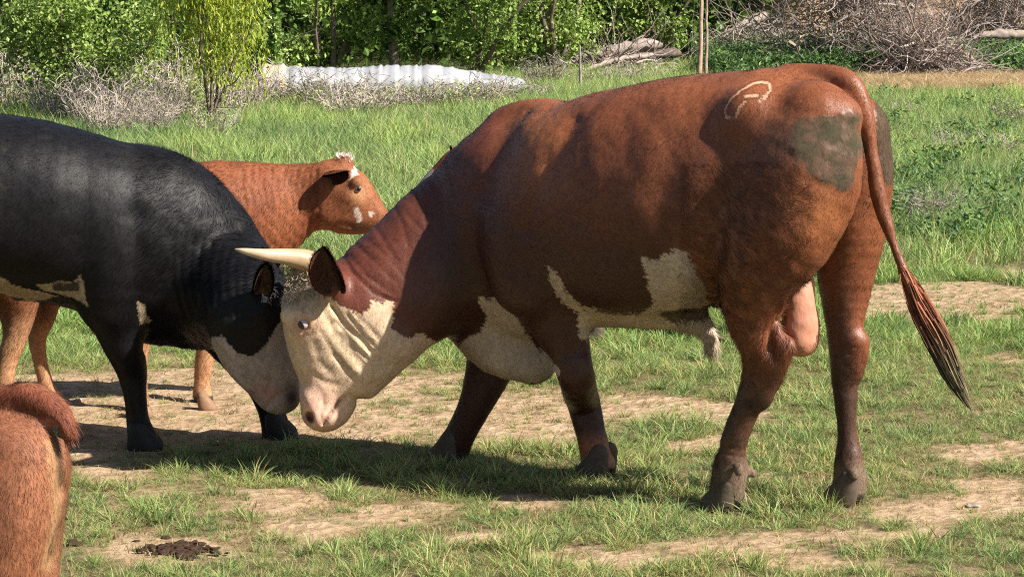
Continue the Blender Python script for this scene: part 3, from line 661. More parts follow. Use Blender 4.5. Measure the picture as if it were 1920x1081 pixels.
# tail switch
st_ = []; cl_ = []
for k in range(760):
    u0 = random.uniform(0, .55); a0 = catmull(np.array([[1690, 500], [1725, 575], [1765, 650], [1795, 715], [1822, 768]]), 8)
    i0 = int(u0 * 32); i1 = min(len(a0) - 1, i0 + random.randint(9, 18)); pts = a0[np.linspace(i0, i1, 9).astype(int)] + 0.0
    off = random.gauss(0, 1); u = np.linspace(i0, i1, 9) / 32
    wdt = 6 + 22 * np.sin(np.pi * np.clip(u, 0, 1) ** .9) ** .9; wav = random.uniform(-3, 3)
    xs_ = np.clip(off, -1.9, 1.9) * wdt * .45 + wav * np.sin(np.linspace(0, 6, 9) + random.random() * 6)
    tj = random.gauss(0, .010)
    pp = [FB.P(x + xs_[j] * .85, y - xs_[j] * .45, tj) for j, (x, y) in enumerate(pts)]
    st_.append(pp)
    cc = np.array([mixc(np.array([[0.20, 0.07, 0.035]]), (0.13, 0.105, 0.055), np.array([sstep(float(uu), .25, .7)]))[0] for uu in u])
    cl_.append(cc * random.choice([.6, .9, 1.1, 1.5, 2.2]))
strand_mesh("tail_switch", st_, .005, np.array(cl_), M_calf, root)

# ================================================================== the black bull
O_ = G(270, 848); FK = Frame((O_[0], O_[1] + .14), 4, side=1)
rootk = empty("black_bull", (float(O_[0]), float(O_[1] + .14), 0.0), label="black bull with a white muzzle, head lowered against the horned bull", category="bull")
L = FK.L; P_ = lambda *q: S(FK, *q)
KY = 9.44; LK = np.array([0.05, -1.0, 0]); LK /= np.linalg.norm(LK)
K = lambda *q: SH(*q)
fk1 = G(268, 843); fk2 = G(522, 822); tk1 = (fk1 - FK.O) @ L; tk2 = (fk2 - FK.O) @ L
prims = [
    Tube([P_(-560, 340, 0, 100, .2), P_(-460, 370, 0, 160, .30), P_(-300, 380, 0, 175, .34), P_(-150, 380, 0, 172, .35), P_(0, 380, 0, 166, .35), P_(110, 398, 0, 162, .33), P_(200, 430, 0, 165, .28), P_(270, 450, 0, 168, .25)], L, .05, 4, pw=2.3),
    Tube([P_(200, 340, .10, 65, .07), P_(215, 420, .19, 85, .09), P_(215, 500, .20, 78, .09), P_(205, 560, .17, 60, .085)], L, .05),
    Tube([P_(270, 440, 0, 162, .24), P_(330, 470, 0, 150, .21), P_(385, 515, 0, 128, .18), SH(430, 550, 9.62, 106, .15), SH(465, 578, KY, 84, .13)], (L + LK) / 2, .06, 4),
    Tube([P_(290, 560, 0, 90, .11), P_(340, 590, 0, 66, .07), P_(385, 610, 0, 44, .05)], L, .05),
    Tube([P_(200, 520, .16, 68, .09), P_(212, 580, .14, 52, .075), P_(232, 650, .12, 37, .058), P_(247, 695, tk1, 29, .05), P_(253, 740, tk1, 22, .042), P_(258, 785, tk1, 22, .042), P_(266, 818, tk1, 28, .046), P_(270, 836, tk1, 33, .05)], L, .045, 4),
    Tube([P_(380, 560, -.14, 70, .09), P_(440, 640, -.12, 50, .06), P_(485, 710, -.1, 34, .05), P_(505, 760, tk2, 25, .038), P_(515, 795, tk2, 27, .042), P_(520, 815, tk2, 32, .048)], L, .04, 4),
    # far-left hind quarters, outside the picture
    Tube([P_(-480, 400, .15, 120, .15), P_(-490, 560, .18, 75, .1), P_(-470, 680, .18, 38, .05), P_(-490, 760, .16, 26, .04), P_(-480, 835, .16, 30, .045)], L, .05, 4),
    Tube([P_(-420, 400, -.15, 120, .15), P_(-410, 560, -.18, 75, .1), P_(-390, 680, -.18, 38, .05), P_(-400, 760, -.16, 26, .04), P_(-380, 815, -.16, 30, .045)], L, .05, 4),
    # head
    Tube([SH(490, 560, KY, 52, .11), SH(480, 600, KY, 68, .12), SH(490, 650, KY, 62, .105), SH(512, 700, KY, 50, .085), SH(528, 738, KY, 38, .078)], LK, .05, 4),
    Tube([SH(440, 600, KY, 52, .11), SH(452, 650, KY, 46, .10), SH(480, 700, KY, 36, .075), SH(505, 738, KY, 28, .06)], LK, .05, 4),
    Tube([P_(40, 540, 0, 22, .1), P_(120, 540, 0, 22, .1)], L, .05),
]
KF = [([(330 + k * 17, 430 + k * 6), (322 + k * 17, 500), (330 + k * 16, 560 + k * 3), (345 + k * 14, 595)], 3, .006) for k in range(9)]
KF += [([(160, 310), (150, 400), (152, 500), (150, 560)], 28, .006), ([(500, 762), (520, 742), (545, 728)], 3.5, .010), ([(415, 655), (450, 700), (480, 735)], 9, .005), ([(500, 690), (515, 710), (540, 715)], 6, .004), ([(395, 600), (420, 632), (450, 640)], 6, .006), ([(270, 655), (300, 640), (330, 655)], 8, .006), ([(255, 400), (262, 480), (255, 560)], 22, .008)]
def disp_k(P):
    px, py, z = project(P); o = np.zeros(len(P), np.float32)
    for pts, wd, dp in KF: o += dp * np.exp(-(seg_dist(px, py, pts) / wd) ** 2)
    cr = sstep(px, 280, 340) * (1 - sstep(px, 480, 520)) * sstep(py, 300, 380)
    return (o + fbm(P, 26, 4) * .005 * cr + fbm(P, 8, 8) * .006 + fbm(P, 55, 15) * .0014).astype(np.float32)
KFACE = [(398, 632), (415, 628), (428, 645), (445, 664), (475, 668), (500, 645), (520, 610), (540, 580), (620, 560), (620, 800), (480, 800), (420, 720), (395, 660)]
KB = [[(0, 518), (30, 532), (60, 552), (20, 552), (-40, 530)], [(70, 533), (110, 524), (140, 526), (150, 512), (158, 545), (165, 575), (140, 560), (100, 545), (80, 545)], [(256, 566), (272, 570), (272, 590), (285, 600), (262, 606)], [(-60, 500), (0, 519), (60, 545), (110, 556), (60, 566), (-60, 540)]]
def paint_k(P, Nn):
    px, py, z = project(P); n2 = fbm(P, 25, 50); jx = px + n2 * 6; jy = py + fbm(P, 25, 60) * 6
    n1 = fbm(P, 6, 20); c = np.tile(np.array([0.0062, 0.0058, 0.007]), (len(P), 1))
    c = mixc(c, (0.010, 0.0085, 0.0085), sstep(n1, -.1, .5) * .8); c = mixc(c, (0.035, 0.028, 0.025), sstep(n2, .35, .6) * .3 * (py < 400))
    m_ = in_poly(jx, jy, KFACE) & (P[:, 2] < 1.0) & (px > 395) & (P[:, 1] < 9.86); c[m_] = (0.42, 0.345, 0.31); c = mixc(c, (0.26, 0.21, 0.19), m_ * sstep(n2, 0, .5) * .5)
    c = mixc(c, (0.42, 0.22, 0.18), m_ * np.exp(-(((px - 500) / 30) ** 2 + ((py - 735) / 22) ** 2)) * .8)
    c = mixc(c, (0.05, 0.035, 0.04), m_ * np.exp(-(((px - 548) / 20) ** 2 + ((py - 745) / 24) ** 2)))
    for q in KB:
        mm = in_poly(jx, jy, q) & (px < 300); c[mm] = (0.42, 0.32, 0.22)
    c = mixc(c, (0.02, 0.018, .018), (px > 100) * (py > 525) * (px < 150) * (py < 545) * (jy > 528) * .9)
    c[P[:, 2] < .03] = (.02, .018, .016)
    return c
def flow_k(P):
    px, py, z = project(P); d = np.tile(-FK.A * 0.8 + np.array([0, 0, -0.8]), (len(P), 1)); d[P[:, 2] < .6] = np.array([0, 0, -1]); return d
def len_k(P):
    px, py, z = project(P); l = np.full(len(P), .011); l = np.where((px > 260) & (py < 540), .026, l); l = np.where((px > 400) & (py > 600), .006, l); l[px < -60] = .0; return l
data = build_body(prims, 0.009, paint_k, 190000, disp_k, flow_k, len_k, 0.0015, 0.3, 0.35, seed=2)
finish(rootk, "body", data, M_black)
ear_part(rootk, W(490, 548, KY - .12), W(500, 488, KY - .19), .034, (0.15, -0.95, 0.1), M_black, (0.014, 0.013, 0.014), (0.12, 0.075, 0.05), cup=.6, hl=.02)
ear_part(rootk, W(500, 530, KY + .10), W(520, 490, KY + .2), .026, (0.9, -0.3, 0.1), M_black, (0.014, 0.013, 0.014), (0.05, 0.03, 0.02), cup=.6)
eye_part(rootk, W(517, 606, KY - .085), .017, (0.4, -0.9, 0), 1.6)
M_hoof_black = simple_mat('hoof_black', (0.02, 0.018, 0.016), 0.6, 0.25, 40)
for p_ in (fk1, fk2, G(-478, 850), G(-378, 828)): hoof_part(rootk, p_, FK.A, .056, M_hoof_black)
tuft = []; 
for k in range(160):
    p = W(random.uniform(470, 530), random.uniform(535, 552), KY - random.uniform(.02, .12)); d = np.array([random.uniform(-.2, .9), random.uniform(-.6, .2), random.uniform(-.5, .3)])
    tuft.append([p + d * .09 * (j / 5) + np.array([0, 0, -.03]) * (j / 5) ** 2 for j in range(6)])
strand_mesh("poll_tuft", tuft, .004, np.tile(np.array([0.02, 0.018, 0.018]), (160, 6, 1)), M_black, rootk)

# ================================================================== generic small cow from a side profile
def side_cow(name, label, cat, fr, prim_fn, paint, flow, length, h, hair, mat, seed, width=.0016, lift=.3, curl=.3, disp=None, base=None):
    r_ = empty(name, base, label=label, category=cat)
    finish(r_, "body", build_body(prim_fn, h, paint, hair, disp, flow, length, width, lift, curl, seed=seed), mat)
    return r_

# red heifer looking right
rf = G(384, 760); FR = Frame((rf[0], rf[1] + .02), 9, side=1); L = FR.L; P_ = lambda *q: S(FR, *q)
LR = np.array([0.15, -1, 0]); LR /= np.linalg.norm(LR); RY = float(rf[1])
prims = [
    Tube([P_(-60, 390, 0, 70, .13), P_(-20, 400, 0, 92, .2), P_(100, 415, 0, 112, .23), P_(220, 425, 0, 122, .235), P_(330, 425, 0, 122, .215), P_(420, 415, 0, 110, .175), P_(470, 412, 0, 98, .15)], L, .05, 4),
    Tube([P_(440, 412, 0, 105, .15), P_(500, 395, 0, 88, .12), P_(555, 375, 0, 68, .10), SH(605, 352, RY + .07, 48, .085)], (L + LR) / 2, .05, 4),
    Tube([P_(470, 470, 0, 50, .10), P_(440, 500, 0, 52, .11)], L, .05),
    Tube([SH(628, 345, RY + .07, 46, .095), SH(655, 362, RY + .07, 44, .09), SH(682, 388, RY + .07, 34, .065), SH(705, 405, RY + .07, 24, .052)], LR, .03, 4),
    Tube([SH(618, 388, RY + .07, 46, .08), SH(650, 402, RY + .07, 37, .065), SH(686, 414, RY + .07, 25, .05)], LR, .03, 4),
    Tube([SH(668, 340, RY - .015, 10, .02)], LR, .03),
    Tube([SH(645, 305, RY + .07, 16, .05)], LR, .03),
    Tube([P_(380, 500, -.08, 55, .08), P_(388, 590, -.09, 32, .055), P_(386, 650, -.09, 19, .035), P_(381, 690, -.09, 17, .032), P_(378, 715, -.09, 15, .026), P_(380, 740, -.09, 18, .034), P_(384, 752, -.09, 17, .032)], L, .04, 4),
    Tube([P_(300, 500, .10, 55, .08), P_(280, 590, .10, 32, .055), P_(262, 650, .10, 19, .035), P_(262, 700, .1, 15, .028), P_(262, 760, .1, 18, .032)], L, .04, 4),
    Tube([P_(20, 430, .10, 75, .11), P_(25, 520, .13, 58, .09), P_(32, 580, .12, 36, .06), P_(30, 625, .12, 25, .042), P_(16, 670, .12, 20, .034), P_(8, 720, .12, 17, .03), P_(8, 760, .12, 20, .036)], L, .04, 4),
    Tube([P_(60, 430, -.10, 75, .11), P_(72, 520, -.12, 50, .08), P_(80, 590, -.12, 26, .05), P_(70, 630, -.12, 19, .036), P_(76, 680, -.12, 14, .028), P_(88, 725, -.12, 15, .03), P_(94, 740, -.12, 17, .034)], L, .04, 4),
    Tube([P_(130, 525, 0, 30, .06), P_(95, 560, 0, 22, .045), P_(92, 585, 0, 14, .03)], L, .04),
]
RFO = [([(x0 + k * 0, 318), (x0 - 5, 350), (x0 + 4, 390), (x0 - 5, 430), (x0 - 12, 480)], 2.4, .008) for k, x0 in enumerate((458, 472, 486, 498, 510, 522, 534, 546, 558, 570, 582, 594))]
def disp_r(P):
    px, py, z = project(P); o = np.zeros(len(P), np.float32)
    for pts, wd, dp in RFO: o += dp * np.exp(-(seg_dist(px, py, pts) / wd) ** 2)
    o += .006 * np.exp(-(seg_dist(px, py, [(612, 440), (630, 418), (660, 424)]) / 4) ** 2)
    return (o + fbm(P, 10, 8) * .005 + fbm(P, 45, 15) * .0015).astype(np.float32)
def paint_r(P, Nn):
    px, py, z = project(P); n2 = fbm(P, 25, 50); jx = px + n2 * 4; jy = py + fbm(P, 25, 60) * 4; n1 = fbm(P, 6, 20)
    c = np.tile(np.array([0.22, 0.074, 0.032]), (len(P), 1)); c = mixc(c, (0.19, 0.055, 0.024), sstep(n1, -.2, .5) * .7)
    c = mixc(c, (0.44, 0.23, 0.12), sstep(py, 540, 640) * .9); hd = (px > 600) & (py < 460); c = mixc(c, (0.25, 0.09, 0.04), hd * .8)
    c = mixc(c, (0.42, 0.22, 0.11), np.exp(-(((px - 672) / 16) ** 2 + ((py - 362) / 22) ** 2)) * .9)
    c = mixc(c, (0.08, 0.05, 0.035), np.exp(-(((px - 672) / 20) ** 2 + ((py - 425) / 12) ** 2)) * .7)
    for q in ([(662, 388), (672, 390), (680, 410), (674, 420), (666, 408)], [(664, 305), (672, 325), (660, 335), (655, 342)], [(692, 395), (700, 400), (692, 405)]):
        c[in_poly(jx, jy, q)] = (.62, .5, .42)
    c = mixc(c, (0.14, 0.07, .04), np.exp(-(((px - 90) / 22) ** 2 + ((py - 585) / 22) ** 2)) * .8)
    c[P[:, 2] < .03] = (.06, .045, .03); return c
def flow_r(P): return np.tile(np.array([-0.6, 0, -0.8]), (len(P), 1))
def len_r(P):
    px, py, z = project(P); l = np.full(len(P), .014); l = np.where(px > 600, .008, l); l = np.where(np.hypot(px - 672, py - 354) < 7, 0, l); return l
rootr = side_cow("red_heifer", "young red cow standing behind the black bull, head turned right", "cow", FR, prims, paint_r, flow_r, len_r, .010, 90000, M_calf, 5, disp=disp_r, base=(float(rf[0]), float(rf[1]), 0.0))
ear_part(rootr, W(612, 328, RY - .01), W(652, 318, RY - .08), .034, (.1, -.75, -.6), M_calf, (0.17, 0.05, 0.025), (0.06, 0.025, 0.02), cup=.5, hl=.016)
ear_part(rootr, W(640, 312, RY + .14), W(652, 322, RY + .26), .036, (.6, .3, -.7), M_calf, (0.17, 0.05, 0.025), (0.06, 0.025, 0.02), cup=.5)
eye_part(rootr, W(671, 354, RY - .010), .014, (.4, -.9, 0), 1.0)
tuft = []
for k in range(220):
    p = W(random.uniform(632, 660), random.uniform(291, 304), RY + .12 - random.uniform(0, .1)); d = np.array([random.uniform(-.7, .5), random.uniform(-.3, .3), random.uniform(.5, 1)])
    tuft.append([p + d * .020 * (j / 4) for j in range(5)])
strand_mesh("poll_tuft", tuft, .003, np.tile(np.array([0.62, 0.50, 0.46]), (220, 5, 1)), M_calf, rootr)
for p_ in (G(384, 768), G(264, 780), G(10, 772), G(96, 752)): hoof_part(rootr, p_, FR.A, .036, M_hoof_tan)

# red cow hidden behind the horned bull
hf = G(1115, 640); FHc = Frame((hf[0], hf[1] + .1), 6); L = FHc.L; P_ = lambda *q: S(FHc, *q)
prims = [
    Tube([P_(1560, 300, 0, 55, .12), P_(1500, 312, 0, 80, .19), P_(1400, 325, 0, 96, .23), P_(1280, 332, 0, 104, .24), P_(1150, 335, 0, 102, .22), P_(1060, 340, 0, 92, .18)], L, .05, 4),
    Tube([P_(1060, 340, 0, 90, .16), P_(980, 335, 0, 66, .12), P_(910, 325, 0, 50, .10), P_(870, 318, 0, 42, .09)], L, .05, 4),
    Tube([P_(868, 312, 0, 36, .09), P_(845, 330, 0, 36, .085), P_(815, 350, 0, 28, .062), P_(796, 362, 0, 20, .055)], L, .04, 4),
    Tube([P_(1090, 400, .09, 50, .08), P_(1100, 500, .10, 28, .05), P_(1106, 560, .1, 18, .035), P_(1110, 600, .1, 13, .026), P_(1116, 632, .1, 16, .034)], L, .04, 4),
    Tube([P_(1070, 400, -.09, 50, .08), P_(1062, 500, -.10, 28, .05), P_(1060, 560, -.1, 18, .035), P_(1060, 600, -.1, 13, .026), P_(1060, 625, -.1, 16, .034)], L, .04, 4),
    Tube([P_(1490, 380, .1, 68, .11), P_(1480, 470, .13, 42, .08), P_(1498, 540, .13, 20, .04), P_(1490, 600, .13, 14, .03), P_(1486, 636, .13, 17, .034)], L, .04, 4),
    Tube([P_(1500, 380, -.1, 68, .11), P_(1490, 470, -.13, 42, .08), P_(1505, 540, -.13, 20, .04), P_(1500, 590, -.13, 14, .03), P_(1498, 620, -.13, 17, .034)], L, .04, 4),
]
def paint_h(P, Nn):
    px, py, z = project(P); c = np.tile(np.array([0.28, 0.085, 0.035]), (len(P), 1)); c = mixc(c, (0.18, 0.05, 0.024), sstep(fbm(P, 6, 20), -.2, .5) * .7)
    c[(px < 812) & (P[:, 2] > .5)] = (.55, .45, .38); c[P[:, 2] < .05] = (.5, .36, .28); return c
rooth = side_cow("red_cow", "red cow almost wholly hidden behind the horned bull, one hoof showing under his belly", "cow", FHc, prims, paint_h, lambda P: np.tile(np.array([.6, 0, -.8]), (len(P), 1)), lambda P: np.full(len(P), .01), .013, 12000, M_calf, 6, base=(float(hf[0]), float(hf[1]), 0.0))
ear_part(rooth, FHc.P(868, 300, .09), FHc.P(848, 271, .16), .022, (-.8, -.5, 0), M_calf, (0.26, 0.08, 0.035), (0.2, 0.09, 0.05), hair=600)
for p_ in (G(1117, 643), G(1060, 628), G(1484, 646), G(1496, 628)): hoof_part(rooth, p_, FHc.A, .045)

# calf in the near corner, seen from behind its flank
CYd = 6.35; FC = Frame((W(60, 900, CYd)[0], CYd), 24); L = FC.L; P_ = lambda *q: S(FC, *q)
prims = [
    Tube([P_(52, 848, 0, 76, .08), P_(8, 880, 0, 130, .13), P_(-50, 915, 0, 180, .17), P_(-120, 935, 0, 205, .20), P_(-200, 945, 0, 212, .22), P_(-380, 940, 0, 205, .20), P_(-500, 930, 0, 170, .15)], L, .05, 4),
    Tube([P_(20, 880, .06, 92, .09), P_(10, 950, .08, 100, .10), P_(2, 1040, .09, 92, .10), P_(10, 1130, .10, 62, .07), P_(50, 1210, .11, 34, .04), P_(36, 1290, .11, 26, .032), P_(34, 1350, .11, 28, .036)], L, .05, 4),
    Tube([P_(50, 870, -.06, 74, .09), P_(54, 940, -.08, 66, .10), P_(56, 1020, -.10, 56, .09), P_(66, 1110, -.10, 44, .06), P_(92, 1190, -.10, 30, .04), P_(84, 1270, -.10, 24, .032), P_(84, 1330, -.10, 26, .036)], L, .05, 4),
    Tube([P_(-420, 1040, .09, 80, .09), P_(-420, 1140, .1, 40, .05), P_(-420, 1240, .1, 26, .035), P_(-420, 1350, .1, 28, .038)], L, .05, 4),
    Tube([P_(-440, 1040, -.09, 80, .09), P_(-450, 1140, -.1, 40, .05), P_(-450, 1240, -.1, 26, .035), P_(-450, 1320, -.1, 28, .038)], L, .05, 4),
    Tube([P_(-500, 900, 0, 130, .13), P_(-600, 840, 0, 90, .1), P_(-680, 800, 0, 72, .09), P_(-760, 850, 0, 50, .07), P_(-800, 890, 0, 38, .06)], L, .05, 4),
    Tube([P_(10, 742, 0, 22, .05), P_(60, 742, 0, 24, .045), P_(98, 764, 0, 24, .035), P_(120, 790, .01, 19, .03), P_(126, 815, .02, 13, .02)], L, .03, 4),
]
def disp_c(P): 
    px, py, z = project(P); return (fbm(P, 14, 8) * .005 + .015 * np.exp(-(seg_dist(px, py, [(103, 800), (112, 860), (112, 920)]) / 9) ** 2)).astype(np.float32)
def paint_c(P, Nn):
    px, py, z = project(P); n2 = fbm(P, 25, 50); jx = px + n2 * 3; jy = py; n1 = fbm(P, 8, 20)
    c = np.tile(np.array([0.25, 0.100, 0.050]), (len(P), 1)); c = mixc(c, (0.20, 0.078, 0.045), sstep(n1, -.2, .5) * .6)
    c = mixc(c, (0.16, 0.045, 0.025), np.exp(-(seg_dist(px, py, [(0, 735), (60, 740), (110, 765), (140, 815)]) / 22) ** 2) * .9)
    c = mixc(c, (0.50, 0.24, 0.16), np.exp(-(((px - 92) / 16) ** 2 + ((py - 795) / 10) ** 2)) * .8)
    c = mixc(c, (0.42, 0.24, 0.12), np.exp(-(seg_dist(px, py, [(96, 830), (105, 900), (108, 960), (88, 1060)]) / 12) ** 2) * .9)
    c = mixc(c, (0.07, 0.05, 0.03), np.exp(-(seg_dist(px, py, [(100, 812), (112, 860), (114, 905)]) / 5) ** 2) * .85)
    return c
def flow_c(P):
    px, py, z = project(P); return np.tile(np.array([.45, 0, -.9]), (len(P), 1))
def len_c(P):
    px, py, z = project(P); l = np.full(len(P), .014); l = np.where(seg_dist(px, py, [(0, 735), (60, 740), (110, 765), (140, 815)]) < 24, .020, l); l[px < -60] = 0; return l
rootc = side_cow("red_calf", "reddish brown calf with a short curled tail in the near left corner, seen from behind", "calf", FC, prims, paint_c, flow_c, len_c, .009, 160000, M_calf, 8, disp=disp_c, lift=.35, base=(float(FC.O[0]), float(FC.O[1]), 0.0), width=.0011)
tuft = []
for k in range(500):
    u_ = random.random(); a0 = catmull(np.array([[88, 758], [112, 776], [126, 800], [128, 818]]), 8); x, y = a0[int(u_ * 24)]
    p = FC.P(x + random.gauss(0, 5), y + random.gauss(0, 5), random.uniform(-.01, .03)); d = np.array([random.uniform(.0, .9), random.uniform(-.4, .4), random.uniform(-1.1, .25 - .6 * u_)])
    tuft.append([p + d * .019 * (j / 4) + np.array([0, 0, -.010]) * (j / 4) ** 2 for j in range(5)])
strand_mesh("tail_tuft", tuft, .0022, np.tile(np.array([0.15, 0.058, 0.036]), (500, 5, 1)) * (0.6 + .8 * rng.random((500, 1, 1))), M_calf, rootc)
for a_, b_ in ((P_(34, 1355, .11, 1, 1)[0], 0), (P_(84, 1335, -.10, 1, 1)[0], 0), (P_(-420, 1350, .1, 1, 1)[0], 0), (P_(-450, 1325, -.1, 1, 1)[0], 0)): hoof_part(rootc, a_, FC.A, .035)

#@@PLANTS
# ------------------------------------------------------------------ grass and ground cover (uncountable)
def blade_tuft(nb, h, spread, wd, lean, cols, seed, seg=3, dry=0.15):
    r = np.random.default_rng(seed); V = []; Qs = []; C = []
    for k in range(nb):
        a = r.random() * 6.283; rad = spread * math.sqrt(r.random()); b0 = np.array([math.cos(a) * rad, math.sin(a) * rad, -0.01])
        da = a + r.normal() * .9; ln = h * (0.45 + 0.75 * r.random()); le = lean * (0.3 + r.random())
        dh = np.array([math.cos(da), math.sin(da), 0]); fa = r.random() * 6.283; sd = np.array([math.cos(fa), math.sin(fa), 0])
        c = np.array(cols[r.integers(len(cols))]) * (0.75 + .5 * r.random())
        if r.random() < dry: c = np.array([0.34, 0.27, 0.12]) * (0.7 + .6 * r.random())
        n0 = len(V)
        for s in range(seg + 1):
            u = s / seg; p = b0 + dh * ln * le * u ** 1.8 + np.array([0, 0, ln * (u - 0.32 * le * u * u)])
            ww = wd * (1 - u ** 1.6) * (0.6 + .6 * r.random() * 0 + .3)
            V.append(p - sd * ww / 2); V.append(p + sd * ww / 2); C.append(c * (0.8 + .3 * u)); C.append(c * (0.8 + .3 * u))
        for s in range(seg): Qs.append([n0 + 2 * s, n0 + 2 * s + 1, n0 + 2 * s + 3, n0 + 2 * s + 2])
    return mk_mesh("blades", V, quads=np.array(Qs), cols=np.array(C), smooth=False, mats=[M_grass])
m, t, b = new_mat("grass_blade"); M_grass = m
at = N(t, "ShaderNodeAttribute", attribute_name="coat"); ai = N(t, "ShaderNodeAttribute", attribute_name="tint"); ai.attribute_type = 'INSTANCER'
mx = N(t, "ShaderNodeMix", data_type='RGBA', blend_type='MULTIPLY'); mx.inputs[0].default_value = 1
t.links.new(at.outputs['Color'], mx.inputs[6]); t.links.new(ai.outputs['Color'], mx.inputs[7]); t.links.new(mx.outputs[2], b.inputs['Base Color'])
b.inputs['Roughness'].default_value = .5; b.inputs['Specular IOR Level'].default_value = .3
tr = N(t, "ShaderNodeBsdfTranslucent"); t.links.new(mx.outputs[2], tr.inputs[0]); ms = N(t, "ShaderNodeMixShader"); ms.inputs[0].default_value = .35
out = [n for n in t.nodes if n.type == 'OUTPUT_MATERIAL'][0]
t.links.new(b.outputs[0], ms.inputs[1]); t.links.new(tr.outputs[0], ms.inputs[2]); t.links.new(ms.outputs[0], out.inputs[0])

def scatter(name, protos, P, tint, sc, mat_base, seed, **props):
    """one object: tufts instanced on points through geometry nodes"""
    coll = bpy.data.collections.new(name + "_tufts")
    for k, me in enumerate(protos):
        o = bpy.data.objects.new(name + "_tuft%02d" % k, me); coll.objects.link(o)
    n = len(P); r = np.random.default_rng(seed)
    me = bpy.data.meshes.new(name); me.vertices.add(n); me.vertices.foreach_set("co", np.asarray(P, np.float32).ravel())
    a = me.attributes.new("tint", 'FLOAT_COLOR', 'POINT'); c = np.ones((n, 4), np.float32); c[:, :3] = tint; a.data.foreach_set("color", c.ravel())
    a = me.attributes.new("sc", 'FLOAT', 'POINT'); a.data.foreach_set("value", np.asarray(sc, np.float32))
    a = me.attributes.new("rot", 'FLOAT_VECTOR', 'POINT'); rv = np.zeros((n, 3), np.float32); rv[:, 2] = r.random(n) * 6.283; rv[:, :2] = r.normal(size=(n, 2)) * .12; a.data.foreach_set("vector", rv.ravel())
    a = me.attributes.new("pick", 'INT', 'POINT'); a.data.foreach_set("value", r.integers(0, len(protos), n).astype(np.int32))
    ob = link(name, me, **props)
    g = bpy.data.node_groups.new(name + "_nodes", 'GeometryNodeTree')
    g.interface.new_socket("Geometry", in_out='INPUT', socket_type='NodeSocketGeometry'); g.interface.new_socket("Geometry", in_out='OUTPUT', socket_type='NodeSocketGeometry')
    gi = g.nodes.new("NodeGroupInput"); go = g.nodes.new("NodeGroupOutput"); ip = g.nodes.new("GeometryNodeInstanceOnPoints")
    ci = g.nodes.new("GeometryNodeCollectionInfo"); ci.inputs['Collection'].default_value = coll; ci.inputs['Separate Children'].default_value = True; ci.inputs['Reset Children'].default_value = True
    def na(nm, ty):
        q = g.nodes.new("GeometryNodeInputNamedAttribute"); q.data_type = ty; q.inputs['Name'].default_value = nm; return [x for x in q.outputs if x.enabled and x.name == 'Attribute'][0]
    L_ = g.links
    L_.new(gi.outputs[0], ip.inputs['Points']); L_.new(ci.outputs[0], ip.inputs['Instance']); ip.inputs['Pick Instance'].default_value = True
    L_.new(na("pick", 'INT'), ip.inputs['Instance Index']); L_.new(na("rot", 'FLOAT_VECTOR'), ip.inputs['Rotation']); L_.new(na("sc", 'FLOAT'), ip.inputs['Scale'])
    L_.new(ip.outputs[0], go.inputs[0])
    md = ob.modifiers.new("scatter", 'NODES'); md.node_group = g
    return ob
GREEN = [(0.22, 0.33, 0.09), (0.29, 0.39, 0.12), (0.15, 0.25, 0.08), (0.38, 0.43, 0.19)]
short = [blade_tuft(26, .065, .04, .0045, 1.4, GREEN, s, dry=.3) for s in range(5)] + [blade_tuft(30, .10, .03, .006, 1.1, GREEN, s + 20, dry=.15) for s in range(3)]
dryt = [blade_tuft(22, .05, .055, .0035, 1.3, [(0.36, 0.29, 0.14), (0.30, 0.24, 0.11), (.2, .2, .07)], s + 40, dry=.4) for s in range(3)]
tall = [blade_tuft(22, .22, .10, .009, .7, GREEN, s + 60, seg=3, dry=.08) for s in range(5)]
def frustum_points(n, y0, y1, seed, marg=.35):
    r = np.random.default_rng(seed); y = np.sqrt(r.random(n) * (y1 ** 2 - y0 ** 2) + y0 ** 2)
    x = (r.random(n) * 2 - 1) * (y * .195 + marg); return x, y
# near pasture
x, y = frustum_points(26000, 7.2, 15.5, 11); d = dirt(x, y); P3 = np.stack([x, y, np.zeros_like(x)], 1)
keep = rng.random(len(x)) > sstep(d, .16, .6) * .88
x = x[keep]; y = y[keep]; d = d[keep]; P3 = P3[keep]
cl = fbm(P3, 1.2, 90); cl2 = fbm(P3, 4.5, 93); gap = fbm(P3, 6.0, 193) > -.42
x = x[gap]; y = y[gap]; d = d[gap]; P3 = P3[gap]; cl = cl[gap]; cl2 = cl2[gap]
tint = np.ones((len(x), 3)) * (0.95 + .25 * rng.random((len(x), 1)))
tint = mixc(tint, (1.35, 1.15, 1.2), (sstep(cl + cl2 * .6, -.2, .5) * .7 + .3 * sstep(d, .1, .4)).clip(0, 1)); lush = sstep(y, 11.0, 13.5); tint = mixc(tint, (.9, 1.12, .8), lush * .7)
big = (rng.random(len(x)) < .06) * sstep(cl2, -.3, .3); scl = (0.36 + .45 * rng.random(len(x))) * (1 + .7 * cl2) * (1 - .55 * sstep(d, .1, .6)) * (1 + .6 * lush) * (1 + .35 * big)
for_c = fbm(P3, 8.0, 191); tint = mixc(tint, (.55, .72, .75), sstep(for_c, .1, .5) * .6 + .2 * big)
scatter("grass", short, np.stack([x, y, ground_z(x, y)], 1), tint, np.clip(scl, .3, 2.2), None, 1, kind="stuff")
x, y = frustum_points(17000, 7.2, 14.5, 12); d = dirt(x, y); keep = (rng.random(len(x)) < .35 + .5 * (d < .5)); x = x[keep]; y = y[keep]
scatter("dry_grass", dryt, np.stack([x, y, ground_z(x, y)], 1), np.ones((len(x), 3)) * (0.7 + .6 * rng.random((len(x), 1))), .3 + .6 * rng.random(len(x)), None, 2, kind="stuff")
